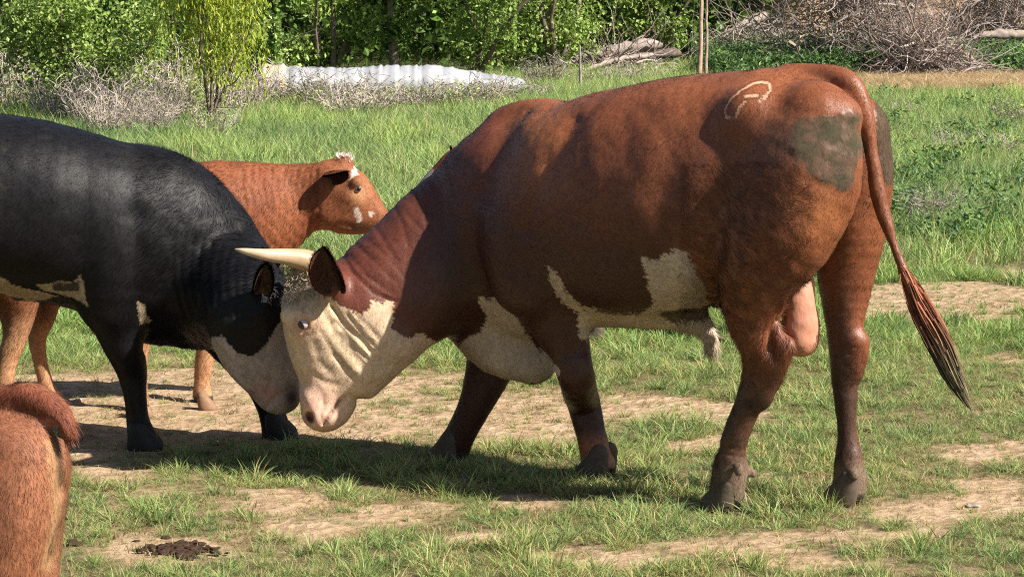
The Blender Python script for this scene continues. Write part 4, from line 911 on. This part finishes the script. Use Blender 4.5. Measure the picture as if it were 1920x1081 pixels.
# meadow beyond
x, y = frustum_points(30000, 13.5, 46, 13, .8); d = dirt(x, y); P3 = np.stack([x, y, np.zeros_like(x)], 1)
px_, py_, _ = project(P3); cl = fbm(P3, .5, 95); cl2 = fbm(P3, 1.6, 96)
straw = (px_ > 1600) & (py_ > 158) & (py_ < 192)
keep = (rng.random(len(x)) > sstep(d, .25, .6) * .97) & ~straw
keep &= rng.random(len(x)) < np.where(y < 20, 1, .8)
x = x[keep]; y = y[keep]; cl = cl[keep]; cl2 = cl2[keep]; px_ = px_[keep]; py_ = py_[keep]
tint = np.ones((len(x), 3)) * (0.85 + .35 * rng.random((len(x), 1))); tint = mixc(tint, (1.35, 1.4, .9), sstep(cl2, 0, .6) * .7); tint = mixc(tint, (.6, .75, .75), sstep(cl, .1, .5) * .7)
scl = (0.55 + .5 * rng.random(len(x))) * (1 + .3 * cl2) * (1 + .35 * sstep(y, 20, 34)) * (.55 + .45 * sstep(y, 13.5, 17))
scatter("meadow_grass", tall, np.stack([x, y, ground_z(x, y)], 1), tint, scl, None, 3, kind="stuff")

# ------------------------------------------------------------------ leaf and twig meshes
def leaves(C, size, seed, cols, elong=1.6, up=.5, droop=None):
    """diamond leaves at points C"""
    r = np.random.default_rng(seed); n = len(C)
    nrm = r.normal(size=(n, 3)) + np.array([.3, -.4, up]); nrm /= np.linalg.norm(nrm, axis=1, keepdims=True)
    a = r.normal(size=(n, 3)) if droop is None else np.array([0, 0, -1.0]) + r.normal(size=(n, 3)) * droop
    a -= (a * nrm).sum(1)[:, None] * nrm; a /= np.linalg.norm(a, axis=1, keepdims=True); b = np.cross(nrm, a)
    s = (size * (0.6 + .8 * r.random(n)))[:, None]
    V = np.stack([C - a * s * elong / 2, C + b * s / 2 + nrm * s * .15, C + a * s * elong / 2, C - b * s / 2 + nrm * s * .15], 1).reshape(-1, 3)
    i = np.arange(n) * 4; T = np.concatenate([np.stack([i, i + 1, i + 2], 1), np.stack([i, i + 2, i + 3], 1)])
    c = np.array(cols)[r.integers(0, len(cols), n)] * (0.7 + .6 * r.random(n))[:, None]
    return V, T, np.repeat(c, 4, 0)
def tubes(paths, sides=3):
    """paths: list of (pts (k,3), radii (k)) -> verts, quads"""
    Vs = []; Qs = []; n0 = 0; th = np.linspace(0, 2 * math.pi, sides, endpoint=False)
    for pts, rad in paths:
        pts = np.asarray(pts, float); rad = np.asarray(rad, float); k = len(pts)
        d = np.gradient(pts, axis=0); d /= np.linalg.norm(d, axis=1, keepdims=True) + 1e-9
        ref = np.array([0.3, 1, .1]) if abs(d[0] @ np.array([.28, .95, .1])) < .8 else np.array([1, 0, 0.0])
        a = np.cross(d, ref); a /= np.linalg.norm(a, axis=1, keepdims=True) + 1e-9; b = np.cross(d, a)
        Vs.append((pts[:, None] + rad[:, None, None] * (np.cos(th)[None, :, None] * a[:, None] + np.sin(th)[None, :, None] * b[:, None])).reshape(-1, 3))
        i = (np.arange(k - 1)[:, None] * sides); j = np.arange(sides)[None]
        Qs.append(n0 + np.stack([i + j, i + (j + 1) % sides, i + sides + (j + 1) % sides, i + sides + j], -1).reshape(-1, 4)); n0 += k * sides
    return np.vstack(Vs), np.vstack(Qs)
def wander(p, d, ln, k, r, wob=.25, grav=0):
    pts = [np.array(p, float)]; d = np.array(d, float); d /= np.linalg.norm(d)
    for i in range(k):
        d = d + r.normal(size=3) * wob; d[2] += grav; d /= np.linalg.norm(d); pts.append(pts[-1] + d * ln / k)
    return np.array(pts)
def gz(x, y): return float(ground_z(np.array([x]), np.array([y]))[0])
SPRING = [(0.19, 0.29, 0.05), (0.27, 0.37, 0.08), (0.13, 0.21, 0.04), (0.33, 0.42, 0.12)]
DEEP = [(0.07, 0.13, 0.025), (0.10, 0.18, 0.03), (0.13, 0.22, 0.04)]
LIME = [(0.30, 0.36, 0.03), (0.38, 0.42, 0.05), (0.22, 0.30, 0.035)]
def tree(name, label, cat, px, Y, half_px, h, cols, n, seed, leaf=.05, low=.05, group=None, trunk_r=.05, stems=4, barkc=(0.16, 0.13, 0.10), droop=None, clump=.15, elong=1.6, topw=1.0):
    r = np.random.default_rng(seed); sc_ = scale(Y); x0 = (px - CX) * sc_; hw = half_px * sc_
    root_ = empty(name, (x0, Y, gz(x0, Y)), label=label, category=cat)
    if group: root_['group'] = group
    paths = []; tips = []
    for s in range(stems):
        a = r.random() * 6.28; d = np.array([math.cos(a) * .45 * hw / h * 2, math.sin(a) * .3, 1.0]); L0 = h * (.75 + .3 * r.random())
        pts = wander((math.cos(a) * trunk_r, math.sin(a) * trunk_r, -.05), d, L0, 8, r, .13); rad = np.linspace(trunk_r * (.7 + .5 * r.random()), trunk_r * .15, 9); paths.append((pts, rad))
        for q in range(9):
            i = r.integers(1, 9); a2 = r.random() * 6.28
            br = wander(pts[i], (math.cos(a2) * 1.0, math.sin(a2) * .8, .55 * r.random() + .05), hw * (.4 + .6 * r.random()), 5, r, .25, .03); paths.append((br, np.linspace(rad[i] * .55, .004, 6))); tips += [br[2], br[3], br[4], br[5]]
        tips += [pts[-1], pts[-2]]
    V, Q = tubes(paths, 5); link("trunk", mk_mesh("trunk", V, quads=Q, cols=np.tile(np.array(barkc), (len(V), 1)), mats=[M_bark]), root_)
    tips = np.array(tips)
    # fill the volume with extra clump centres
    m_ = 46; e = r.normal(size=(m_, 3)); e /= np.linalg.norm(e, axis=1, keepdims=True); e *= r.random((m_, 1)) ** .4
    ex = np.stack([e[:, 0] * hw, e[:, 1] * hw * .7, h * (low + (1 - low) * (.5 + .5 * e[:, 2]))], 1); tips = np.vstack([tips, ex])
    tips = tips[tips[:, 2] > h * low * .8]
    ci = r.integers(0, len(tips), n); C = tips[ci] + r.normal(size=(n, 3)) * clump * np.array([1, 1, .7]) * (.5 + r.random(len(tips)))[ci][:, None]
    if droop is not None: C[:, 2] -= r.random(n) * .7 * h * .35
    C[:, 0] = np.clip(C[:, 0], -hw * 1.15, hw * 1.15) ; C = C[(C[:, 2] > .03)]
    V, T, c = leaves(C, leaf, seed, cols, elong, .5, droop)
    if droop is not None:
        Cs = []
        for q in range(330):
            a_ = r.random() * 6.28; rr = math.sqrt(r.random()); st0 = np.array([math.cos(a_) * hw * rr, math.sin(a_) * hw * rr * .8, h * (.62 + .5 * r.random())]); ln_ = r.uniform(.25, .8)
            for u_ in np.arange(0, 1, .035): Cs.append(st0 + np.array([math.cos(a_) * .12 * u_, 0, -ln_ * u_]) + r.normal(size=3) * .012)
        Cs = np.array(Cs); V2, T2, c2 = leaves(Cs, .016, seed + 1, cols, 4.5, .3, .35); T = np.vstack([T, T2 + len(V)]); V = np.vstack([V, V2]); c = np.vstack([c, c2])
    link("crown", mk_mesh("crown", V, tris=T, cols=c, smooth=False, mats=[M_leaf]), root_, kind="stuff")
    return root_

TG = "green trees and shrubs at the wood edge"
tree("leafy_shrub", "broad bright green shrub behind the black bull's back, thin pale twigs on top", "shrub", 165, 31.5, 125, 1.75, SPRING, 11500, 101, .036, .05, TG, .03, 5)
tree("leafy_tree", "dark green tree cut by the left edge of the picture", "tree", -10, 37, 110, 3.2, DEEP, 7000, 102, .045, .08, TG, .06, 3)
tree("leafy_tree", "mid green tree rising behind the broad left shrub", "tree", 255, 39, 95, 3.4, DEEP + SPRING[:1], 9500, 103, .045, .12, TG, .06, 3)
tree("willow_tree", "slender willow with hanging yellow green strands and forked bare stems", "tree", 395, 29.5, 92, 2.5, LIME, 5600, 104, .016, .52, None, .028, 4, (0.15, 0.12, 0.09), .25, .16, 5)
tree("leafy_shrub", "low green shrub right of the willow stems at the tan end of the white roll", "shrub", 468, 37, 50, 1.3, SPRING + DEEP, 2600, 105, .05, .08, TG, .025, 3)
tree("leafy_tree", "bright green tree above the left half of the white roll", "tree", 610, 43, 90, 3.6, SPRING, 10500, 106, .05, .10, TG, .06, 4)
tree("leafy_tree", "green tree with a thick pale brown trunk above the white roll", "tree", 752, 43.5, 85, 3.8, DEEP + SPRING[:2], 9500, 107, .05, .22, TG, .085, 1, (0.30, 0.24, 0.18))
tree("leafy_tree", "tall light green tree right of the dark gap behind the white roll", "tree", 890, 42, 66, 3.4, SPRING, 9000, 108, .045, .04, TG, .05, 4)
tree("leafy_tree", "widest bright green tree, left of the fallen logs", "tree", 1045, 44, 105, 3.6, SPRING, 14000, 109, .045, .03, TG, .06, 5)
tree("leafy_tree", "bright green tree above the fallen logs, beside a dark gap", "tree", 1225, 49, 66, 3.6, SPRING, 8000, 110, .05, .12, TG, .05, 4)
tree("leafy_shrub", "dark little shrub at the foot of the left trees behind the willow", "shrub", 330, 41, 60, 1.5, DEEP, 2400, 111, .05, .02, TG, .025, 3)
# shaded woodland behind: one mass of leaves and trunks
r = np.random.default_rng(300); paths = []
for k in range(90):
    X = r.uniform(-14, 4.5) if k < 75 else r.uniform(4, 14); Yv = r.uniform(50, 68); paths.append((wander((X, Yv, gz(X, Yv) - .1), (r.normal() * .1, 0, 1), 7, 8, r, .06), np.linspace(r.uniform(.06, .18), .04, 9)))
V, Q = tubes(paths, 6); wood = link("woodland", mk_mesh("woodland", V, quads=Q, cols=np.tile([0.10, 0.085, 0.07], (len(V), 1)), mats=[M_bark]), kind="stuff")
n = 85000; C = np.stack([r.uniform(-16, 14, n), r.uniform(49, 66, n), r.uniform(0, 7, n)], 1)
dn = fbm(C * np.array([1, .6, 1]), .9, 70); C = C[(dn + .10 + np.abs(C[:, 2] - 1.4) * .16 > .0)]; C[:, 2] += ground_z(C[:, 0], C[:, 1])
V, T, c = leaves(C, .15, 301, DEEP, 1.5); link("woodland_leaves", mk_mesh("woodland_leaves", V, tris=T, cols=c, smooth=False, mats=[M_leaf]), kind="stuff")
# wooded slope closing the view
xs_ = np.linspace(-60, 60, 90); zs_ = np.linspace(-.5, 14, 22); XX, ZZ = np.meshgrid(xs_, zs_); YY = 74 + ZZ * .8 + fbm(np.stack([XX.ravel(), ZZ.ravel(), 0 * ZZ.ravel()], 1), .5, 6).reshape(XX.shape) * 3
V = np.stack([XX, YY, ZZ], -1).reshape(-1, 3); ii = (np.arange(21)[:, None] * 90 + np.arange(89)[None]).ravel()
M_hill = simple_mat("wooded_hill", (0.035, 0.05, 0.02), .95, .05, 1.3, .3, 1.6, .8)
link("hill", mk_mesh("hill", V, quads=np.stack([ii, ii + 1, ii + 91, ii + 90], 1), mats=[M_hill]), kind="structure")

# white ribbed roll
A0 = W(478, 200, 35.5); B0 = W(985, 200, 37.0); nn = 90; ring = 20
root_ = empty("wrapped_roll", tuple(float(v) for v in ((A0 + B0) / 2 * np.array([1, 1, 0]))), label="long low roll wrapped in ribbed white plastic with a tan end behind dry weeds", category="roll")
V = []; C = []; RB = np.random.default_rng(5).normal(size=200).clip(-1.3, 1.3)
prof = [(0, 118), (.05, 120), (.12, 124), (.3, 127), (.5, 122), (.65, 123), (.8, 133), (.92, 142), (1, 146)]
for i in range(nn):
    u = i / (nn - 1); p = A0 + (B0 - A0) * u; topy = np.interp(u, [q[0] for q in prof], [q[1] for q in prof]); top = W(960, topy, p[1])[2]; p = p.copy(); p[2] = 0
    rad = top / 2 * (1 + .0 * u); endc = min(1, (u / .03) ** .5 if u < .03 else 1) * (.55 + .45 * min(1, (1 - u) / .02)); 
    for j in range(ring):
        th = 2 * math.pi * j / ring; rr_ = rad * endc * (1 + .05 * RB[i] * (1 + .4 * math.sin(th * 3 + i)) + .02 * math.sin(th * 5 + i * .7) + .02 * random.random())
        V.append([p[0] + .02 * math.sin(i), p[1] + math.cos(th) * rr_ * 1.15, rad + math.sin(th) * rr_]); 
        tan = 1 if (u < .13 and random.random() < 1 - u * 4) else 0
        C.append((0.50, 0.36, 0.22) if tan else np.array((0.33, 0.335, 0.36)) * random.uniform(.85, 1.05) * (1 - .3 * (RB[i] < -.5)))
V.append(list(A0 * np.array([1, 1, 0]) + np.array([0, 0, .28]))); C.append((.4, .28, .16))
i = np.arange(nn - 1)[:, None] * ring; j = np.arange(ring)[None]; Q = np.stack([i + j, i + (j + 1) % ring, i + ring + (j + 1) % ring, i + ring + j], -1).reshape(-1, 4)
T = np.array([[(k + 1) % ring, k, nn * ring] for k in range(ring)])
link("wrapping", mk_mesh("wrapping", np.array(V) - np.array(root_.location), quads=Q, tris=T, cols=np.array(C), mats=[M_white]), root_)

# dry weed clumps
def weed_mesh(seed, n, h, w, cols, leafn=60, leafc=((.25, .24, .12),)):
    r = np.random.default_rng(seed); paths = []; C = []
    for k in range(n):
        a = r.random() * 6.28; rad = w * .6 * math.sqrt(r.random()); base = (math.cos(a) * rad, math.sin(a) * rad * .6, -.03); ln = h * (.5 + .6 * r.random())
        p = wander(base, (math.cos(a) * .35, math.sin(a) * .3, 1), ln, 5, r, .10); paths.append((p, np.linspace(.008, .003, 6)))
        for q in range(5):
            i = r.integers(2, 6); a2 = r.random() * 6.28; b_ = wander(p[i], (math.cos(a2), math.sin(a2), .8), ln * .28, 3, r, .3); paths.append((b_, np.linspace(.005, .0025, 4)))
    V, Q = tubes(paths, 3); c = np.array(cols)[r.integers(0, len(cols), len(paths))]; cnt = [len(p[0]) * 3 for p in paths]
    cc = np.repeat(c * (.7 + .6 * r.random((len(c), 1))), cnt, 0)
    LC = np.array([p[0][-1] for p in paths])[r.integers(0, len(paths), leafn)] + r.normal(size=(leafn, 3)) * .04; LC[:, 2] = np.maximum(LC[:, 2], .03)
    LV, LT, lc = leaves(LC, .022, seed, leafc, 2)
    return mk_mesh("dry_weed", np.vstack([V, LV]), quads=Q, tris=LT + len(V), cols=np.vstack([cc, lc]), smooth=False, mats=[M_twig])
GREY = [(0.36, 0.30, 0.27), (0.46, 0.40, 0.36), (0.28, 0.23, 0.21), (0.42, 0.36, 0.27)]
wm = [weed_mesh(400 + k, 75, .80, .50, GREY, 160, [(.3, .27, .16), (.2, .24, .08)]) for k in range(3)] + [weed_mesh(410 + k, 55, .65, .45, GREY, 420, SPRING) for k in range(2)]
WD = [(180, 250, .7, 0), (205, 262, .6, 2), (270, 262, .55, 1), (395, 262, .5, 3), (120, 240, .7, 2), (30, 215, 1.0, 0), (85, 205, .95, 1), (150, 232, .7, 3), (215, 232, .85, 0), (262, 222, 1.0, 1), (300, 218, 1.0, 2), (335, 232, .8, 4), (300, 250, .6, 0), (240, 250, .6, 2), (425, 225, .8, 4), (460, 218, .85, 0), (505, 212, .9, 1), (548, 208, .95, 2), (590, 215, .9, 3),
      (625, 212, 1.1, 0), (660, 225, .9, 1), (700, 214, .7, 2), (735, 208, .75, 4), (775, 215, .85, 1), (815, 213, .9, 3), (850, 212, .95, 4), (885, 208, .9, 2), (925, 205, .8, 0), (965, 200, .7, 3), (1000, 190, .6, 1), (1385, 130, .8, 0), (1440, 120, 1.0, 2), (1490, 115, 1.0, 3), (1020, 170, .8, 0), (1090, 168, .56, 4), (1170, 162, .56, 1), (1240, 158, .56, 3), (1745, 420, .4, 0), (1780, 290, .35, 2), (1870, 300, .5, 4), (1700, 230, .45, 4), (1905, 240, .6, 3)]
ORD = 'first second third fourth fifth sixth seventh eighth ninth tenth eleventh twelfth thirteenth fourteenth fifteenth sixteenth seventeenth'.split(); cnt_ = {}
for k, (px, py, s, mi) in enumerate(sorted(WD)):
    p = G(px, py); y_ = float(p[1]); x_ = (px - CX) * scale(y_); z_ = gz(x_, y_)
    if s < .55: lab = "small scrubby weed growing in the long grass right of the horned bull's tail"; gp = "weeds in the grass on the right"
    elif px < 450: lab = "grey dry bushy weed standing behind the black bull's back"; gp = "dry weeds on the left"
    elif px < 1010: lab = "grey dry bushy weed standing in front of the white roll"; gp = "dry weeds before the white roll"
    elif px < 1300: lab = "grey dry weed in the strip below the fallen logs"; gp = "dry weeds below the logs"
    else: lab = "dry weed at the foot of the brush heap"; gp = "dry weeds by the brush heap"
    cnt_[gp] = cnt_.get(gp, 0) + 1; lab = ORD[cnt_[gp] - 1] + ' ' + lab.replace('growing in the long grass right of', 'right of').replace('standing ', '').replace('small scrubby ', 'low ') + ', from the left'
    o = link("dry_weed", wm[mi], loc=(x_, y_, z_), label=lab, category="weed", group=gp); o.rotation_euler = (0, 0, random.random() * 6.28); sq = .60 if 470 < px < 1010 else (1.05 if px < 470 else .8); o.scale = (s * 1.15, s * 1.15, s * sq)

# fallen logs, bare sapling trunks, brush heap
def log(name, label, p0, p1, r0, r1, seed, col=(0.34, 0.29, 0.25), cat="log", bend=.06, grp=None):
    r = np.random.default_rng(seed); p0 = np.array(p0, float); p1 = np.array(p1, float); k = 14
    pts = np.array([p0 + (p1 - p0) * i / k + np.array([0, 0, math.sin(i / k * 3.14) * bend]) + r.normal(size=3) * bend * .12 for i in range(k + 1)]); rad = np.linspace(r0, r1, k + 1) * (1 + r.normal(size=k + 1) * .06); rad[0] *= .7; rad[-1] *= .5
    mid_ = pts.mean(0); paths = [(pts - mid_, rad)]
    V, Q = tubes(paths, 9); V = V + np.stack([noise(V + mid_, 14, 1), noise(V + mid_, 14, 2), noise(V + mid_, 14, 3)], 1) * r1 * .35
    c = np.tile(col, (len(V), 1)) * (.75 + .5 * r.random((len(V), 1)))
    o = link(name, mk_mesh(name, V, quads=Q, cols=c, mats=[M_bark]), loc=tuple(mid_), label=label, category=cat)
    return o
def WG(px, py, Y):  p = W(px, py, Y); return p
log("fallen_log", "thick grey fallen log, the upper one of the pile behind the horned bull's back", WG(1058, 118, 45.6), WG(1238, 84, 46.2), .06, .12, 1, (.32, .27, .24))
log("fallen_log", "thin pale fallen log, lowest of the pile behind the horned bull's back", WG(1100, 132, 44.6), WG(1225, 104, 45.2), .035, .045, 2, (.36, .30, .26))
log("fallen_log", "dark twisted log lying between the two paler logs", WG(1130, 122, 46), WG(1275, 100, 46.9), .08, .09, 3, (.13, .10, .085))
log("fallen_branch", "long bleached branch slanting from the brush heap down to the left", WG(1350, 75, 47), WG(1440, 28, 48), .05, .09, 4, (.25, .21, .18), "branch")
log("fallen_branch", "thick dark limb leaning up through the brush heap", WG(1672, 52, 46), WG(1735, -22, 47), .07, .12, 5, (.2, .15, .12), "branch")
log("fallen_log", "pale weathered log at the right edge of the picture", WG(1825, 70, 43), WG(1960, 72, 43.5), .06, .09, 6, (.26, .21, .18))
log("bare_trunk", "straight reddish bare sapling trunk, left one of the close pair", WG(1312, 150, 40), WG(1318, -90, 40.4), .034, .026, 7, (.36, .24, .18), "trunk", .02)
log("bare_trunk", "thinner crooked grey sapling trunk, right one of the close pair", WG(1324, 150, 40.2), WG(1326, -90, 40.6), .024, .018, 8, (.30, .23, .19), "trunk", .05)
log("bare_trunk", "short leaning dead stem standing left of the fallen logs", WG(1089, 170, 38), WG(1087, 84, 38.2), .025, .012, 9, (.24, .21, .18), "trunk", .02)
r = np.random.default_rng(500)
def heap(name, label, px, py, Y, hw, h, n, seed):
    r = np.random.default_rng(seed); x_ = (px - CX) * scale(Y); z_ = gz(x_, Y); paths = []
    for k in range(n):
        a = r.normal(); p = (np.clip(r.normal() * .45, -1, 1) * hw, r.normal() * hw * .35, 0); hh = h * max(.1, 1 - (abs(p[0]) / hw) ** 2) ; p = (p[0], p[1], r.random() * hh)
        d = (r.normal(), r.normal() * .5, r.normal() * .6 + .1); ln = r.uniform(.4, 1.5); pts = wander(p, d, ln, 7, r, .35); pts[:, 2] = np.maximum(pts[:, 2], .0)
        r0 = r.choice([.006, .009, .014, .022], p=[.4, .35, .2, .05]); paths.append((pts, np.linspace(r0, r0 * .4, 8)))
    V, Q = tubes(paths, 3); c = np.array([(.30, .25, .23), (.40, .34, .31), (.20, .155, .14), (.36, .27, .22)])[r.integers(0, 4, n)]
    o = empty(name, (x_, Y, z_), label=label, category="brush heap")
    link("twigs", mk_mesh("twigs", V, quads=Q, cols=np.repeat(c, 24, 0), smooth=False, mats=[M_twig]), o, kind="stuff")
    return o
heap("brush_heap", "low tangle of dead sticks lying on the fallen logs", 1160, 100, 45.4, .85, .35, 240, 505)
heap("brush_heap", "large tangled heap of grey dead branches behind the horned bull's rump", 1610, 60, 43.0, 1.45, 2.2, 1400, 501)
heap("brush_heap", "rounded heap of fine brown twigs right of the leaning limb", 1735, 80, 41.5, .75, .62, 800, 502)
heap("brush_heap", "loose spread of dead branches left of the large tangled heap", 1420, 60, 46.5, 1.0, .8, 260, 503)
heap("brush_heap", "heap of thin dead branches in the top right corner of the picture", 1880, 30, 46, 1.3, 1.9, 1500, 504)
# bare earth bank behind the heaps
xs_ = np.linspace(4.0, 11, 36); ys_ = np.linspace(47.5, 56, 20); XX, YY = np.meshgrid(xs_, ys_); ZZ = ground_z(XX, YY) + sstep(YY, 47.5, 50.5) * sstep(XX, 4.0, 6) * (1.6 + .5 * np.sin(XX * 1.7)) * (1) - .02
V = np.stack([XX, YY, ZZ], -1).reshape(-1, 3); ii = (np.arange(19)[:, None] * 36 + np.arange(35)[None]).ravel()
M_bank = simple_mat("bank_earth", (0.36, 0.23, 0.13), .95, .1, 2.5, .55, 1.25, .8)
link("earth_bank", mk_mesh("earth_bank", V, quads=np.stack([ii, ii + 1, ii + 37, ii + 36], 1), mats=[M_bank]), kind="structure")
# straw strip
n = 1500; px_ = rng.uniform(1300, 1990, n); py_ = rng.uniform(88, 150, n); a_ = 8700 / (py_ + 50); xg = (px_ - CX) * a_ / F
scatter("dry_bank_grass", [blade_tuft(24, .14, .16, .010, 1.2, [(0.42, 0.36, 0.22), (0.34, 0.32, 0.20), (.25, .3, .12)], s + 90, dry=.3) for s in range(3)], np.stack([xg, a_, ground_z(xg, a_)], 1), np.ones((n, 3)) * (0.7 + .5 * rng.random((n, 1))), .6 + .9 * rng.random(n), None, 15, kind="stuff")
n = 3200; px_ = rng.uniform(1570, 1990, n); py_ = 173 + np.sin(px_ / 60) * 3 + rng.normal(size=n) * 7.0; PG = np.array([G(a, b) for a, b in zip(px_, py_)])
strawm = [blade_tuft(30, .16, .16, .008, 2.2, [(0.66, 0.48, 0.28), (0.55, 0.38, 0.21), (.72, .56, .36)], s + 80, dry=.3) for s in range(4)]
scatter("straw", strawm, np.stack([PG[:, 0], PG[:, 1], ground_z(PG[:, 0], PG[:, 1]) + .02], 1), np.ones((n, 3)) * (0.75 + .4 * rng.random((n, 1))), .6 + .6 * rng.random(n), None, 5, kind="stuff")
# broad-leaved ground weeds on the right bank and under the heaps
def forb(seed, n=90, h=.28, cols=DEEP):
    r = np.random.default_rng(seed); C = r.normal(size=(n, 3)) * np.array([.12, .12, .09]); C[:, 2] = np.abs(C[:, 2]) * 1.0 + .03 + r.random(n) * h * .6
    V, T, c = leaves(C, .026, seed, cols, 2.6); return mk_mesh("forb", V, tris=T, cols=c, smooth=False, mats=[M_grass])
FC_ = [(0.10, 0.19, 0.05), (0.15, 0.24, 0.06), (0.10, 0.17, 0.08)]
fm_ = [forb(600 + k, 110, .28, FC_) for k in range(4)]
n = 5500; px_ = rng.uniform(1330, 1990, n); py_ = rng.uniform(108, 158, n); k_ = (py_ > 100 + (1640 - px_).clip(0, 400) * .08) & ((px_ < 1900) | (py_ > 90)); px_ = px_[k_]; py_ = py_[k_]
a_ = 8700 / (py_ + 50); xg = (px_ - CX) * a_ / F; P3 = np.stack([xg, a_, np.zeros_like(xg)], 1)
scatter("broad_leaved_weeds", fm_, np.stack([xg, a_, ground_z(xg, a_)], 1), np.ones((len(xg), 3)) * (0.7 + .7 * rng.random((len(xg), 1))), .7 + .7 * rng.random(len(xg)), None, 6, kind="stuff")
n = 150; px_ = rng.uniform(1620, 1990, n); py_ = rng.uniform(195, 470, n); a_ = 8700 / (py_ + 50); xg = (px_ - CX) * a_ / F; k_ = fbm(np.stack([xg, a_, 0 * xg], 1), .9, 77) > .05; xg = xg[k_]; a_ = a_[k_]
scatter("meadow_weeds", fm_, np.stack([xg, a_, ground_z(xg, a_)], 1), np.ones((len(xg), 3)) * (0.8 + .5 * rng.random((len(xg), 1))), .5 + .4 * rng.random(len(xg)), None, 7, kind="stuff")
# clods of churned soil and small stones
def clod(name, label, cat, px, py, s, col, seed, n=1, flat=.6, grp=None):
    p = G(px, py); r = np.random.default_rng(seed); pr = [Tube([(p + np.array([r.normal() * s * .6, r.normal() * s * .5, s * .15 * r.random()]), s * r.uniform(.5, 1.1) / n ** .42, s * r.uniform(.5, 1.1) / n ** .42)], (0, -1, 0), .006) for q in range(n)]
    lo = np.min([q.lo for q in pr], 0) - .02; hi = np.max([q.hi for q in pr], 0) + .02; bs = sdf_of(pr, lambda P: (fbm(P, 70, seed) * .016).astype(np.float32))
    V, Q = polygonize(bs, lo, hi, max(s / 22, .004), B=4); V[:, 2] = V[:, 2] * flat
    o = link(name, mk_mesh(name, V - p, quads=Q, mats=[simple_mat(name + "_m", col, .95, .1, 60, .5, 1.3, .6)]), loc=tuple(float(v) for v in p), label=label, category=cat)
    return o
clod("soil_clod", "dark brown churned soil between grass tufts at the lower left", "soil", 335, 1030, .10, (.05, .03, .02), 1, 150, .45)
clod("soil_clod", "dark crumb of soil close to the calf's hind end", "soil", 130, 1020, .035, (.06, .04, .025), 2, 5)
clod("stone", "flat pale stone on the bare earth at the right edge", "stone", 1800, 945, .03, (.30, .26, .22), 3, 1, .35)
clod("stone", "pale little stone on the earth behind the black bull's foreleg", "stone", 152, 752, .03, (.4, .33, .25), 4, 1, .6)
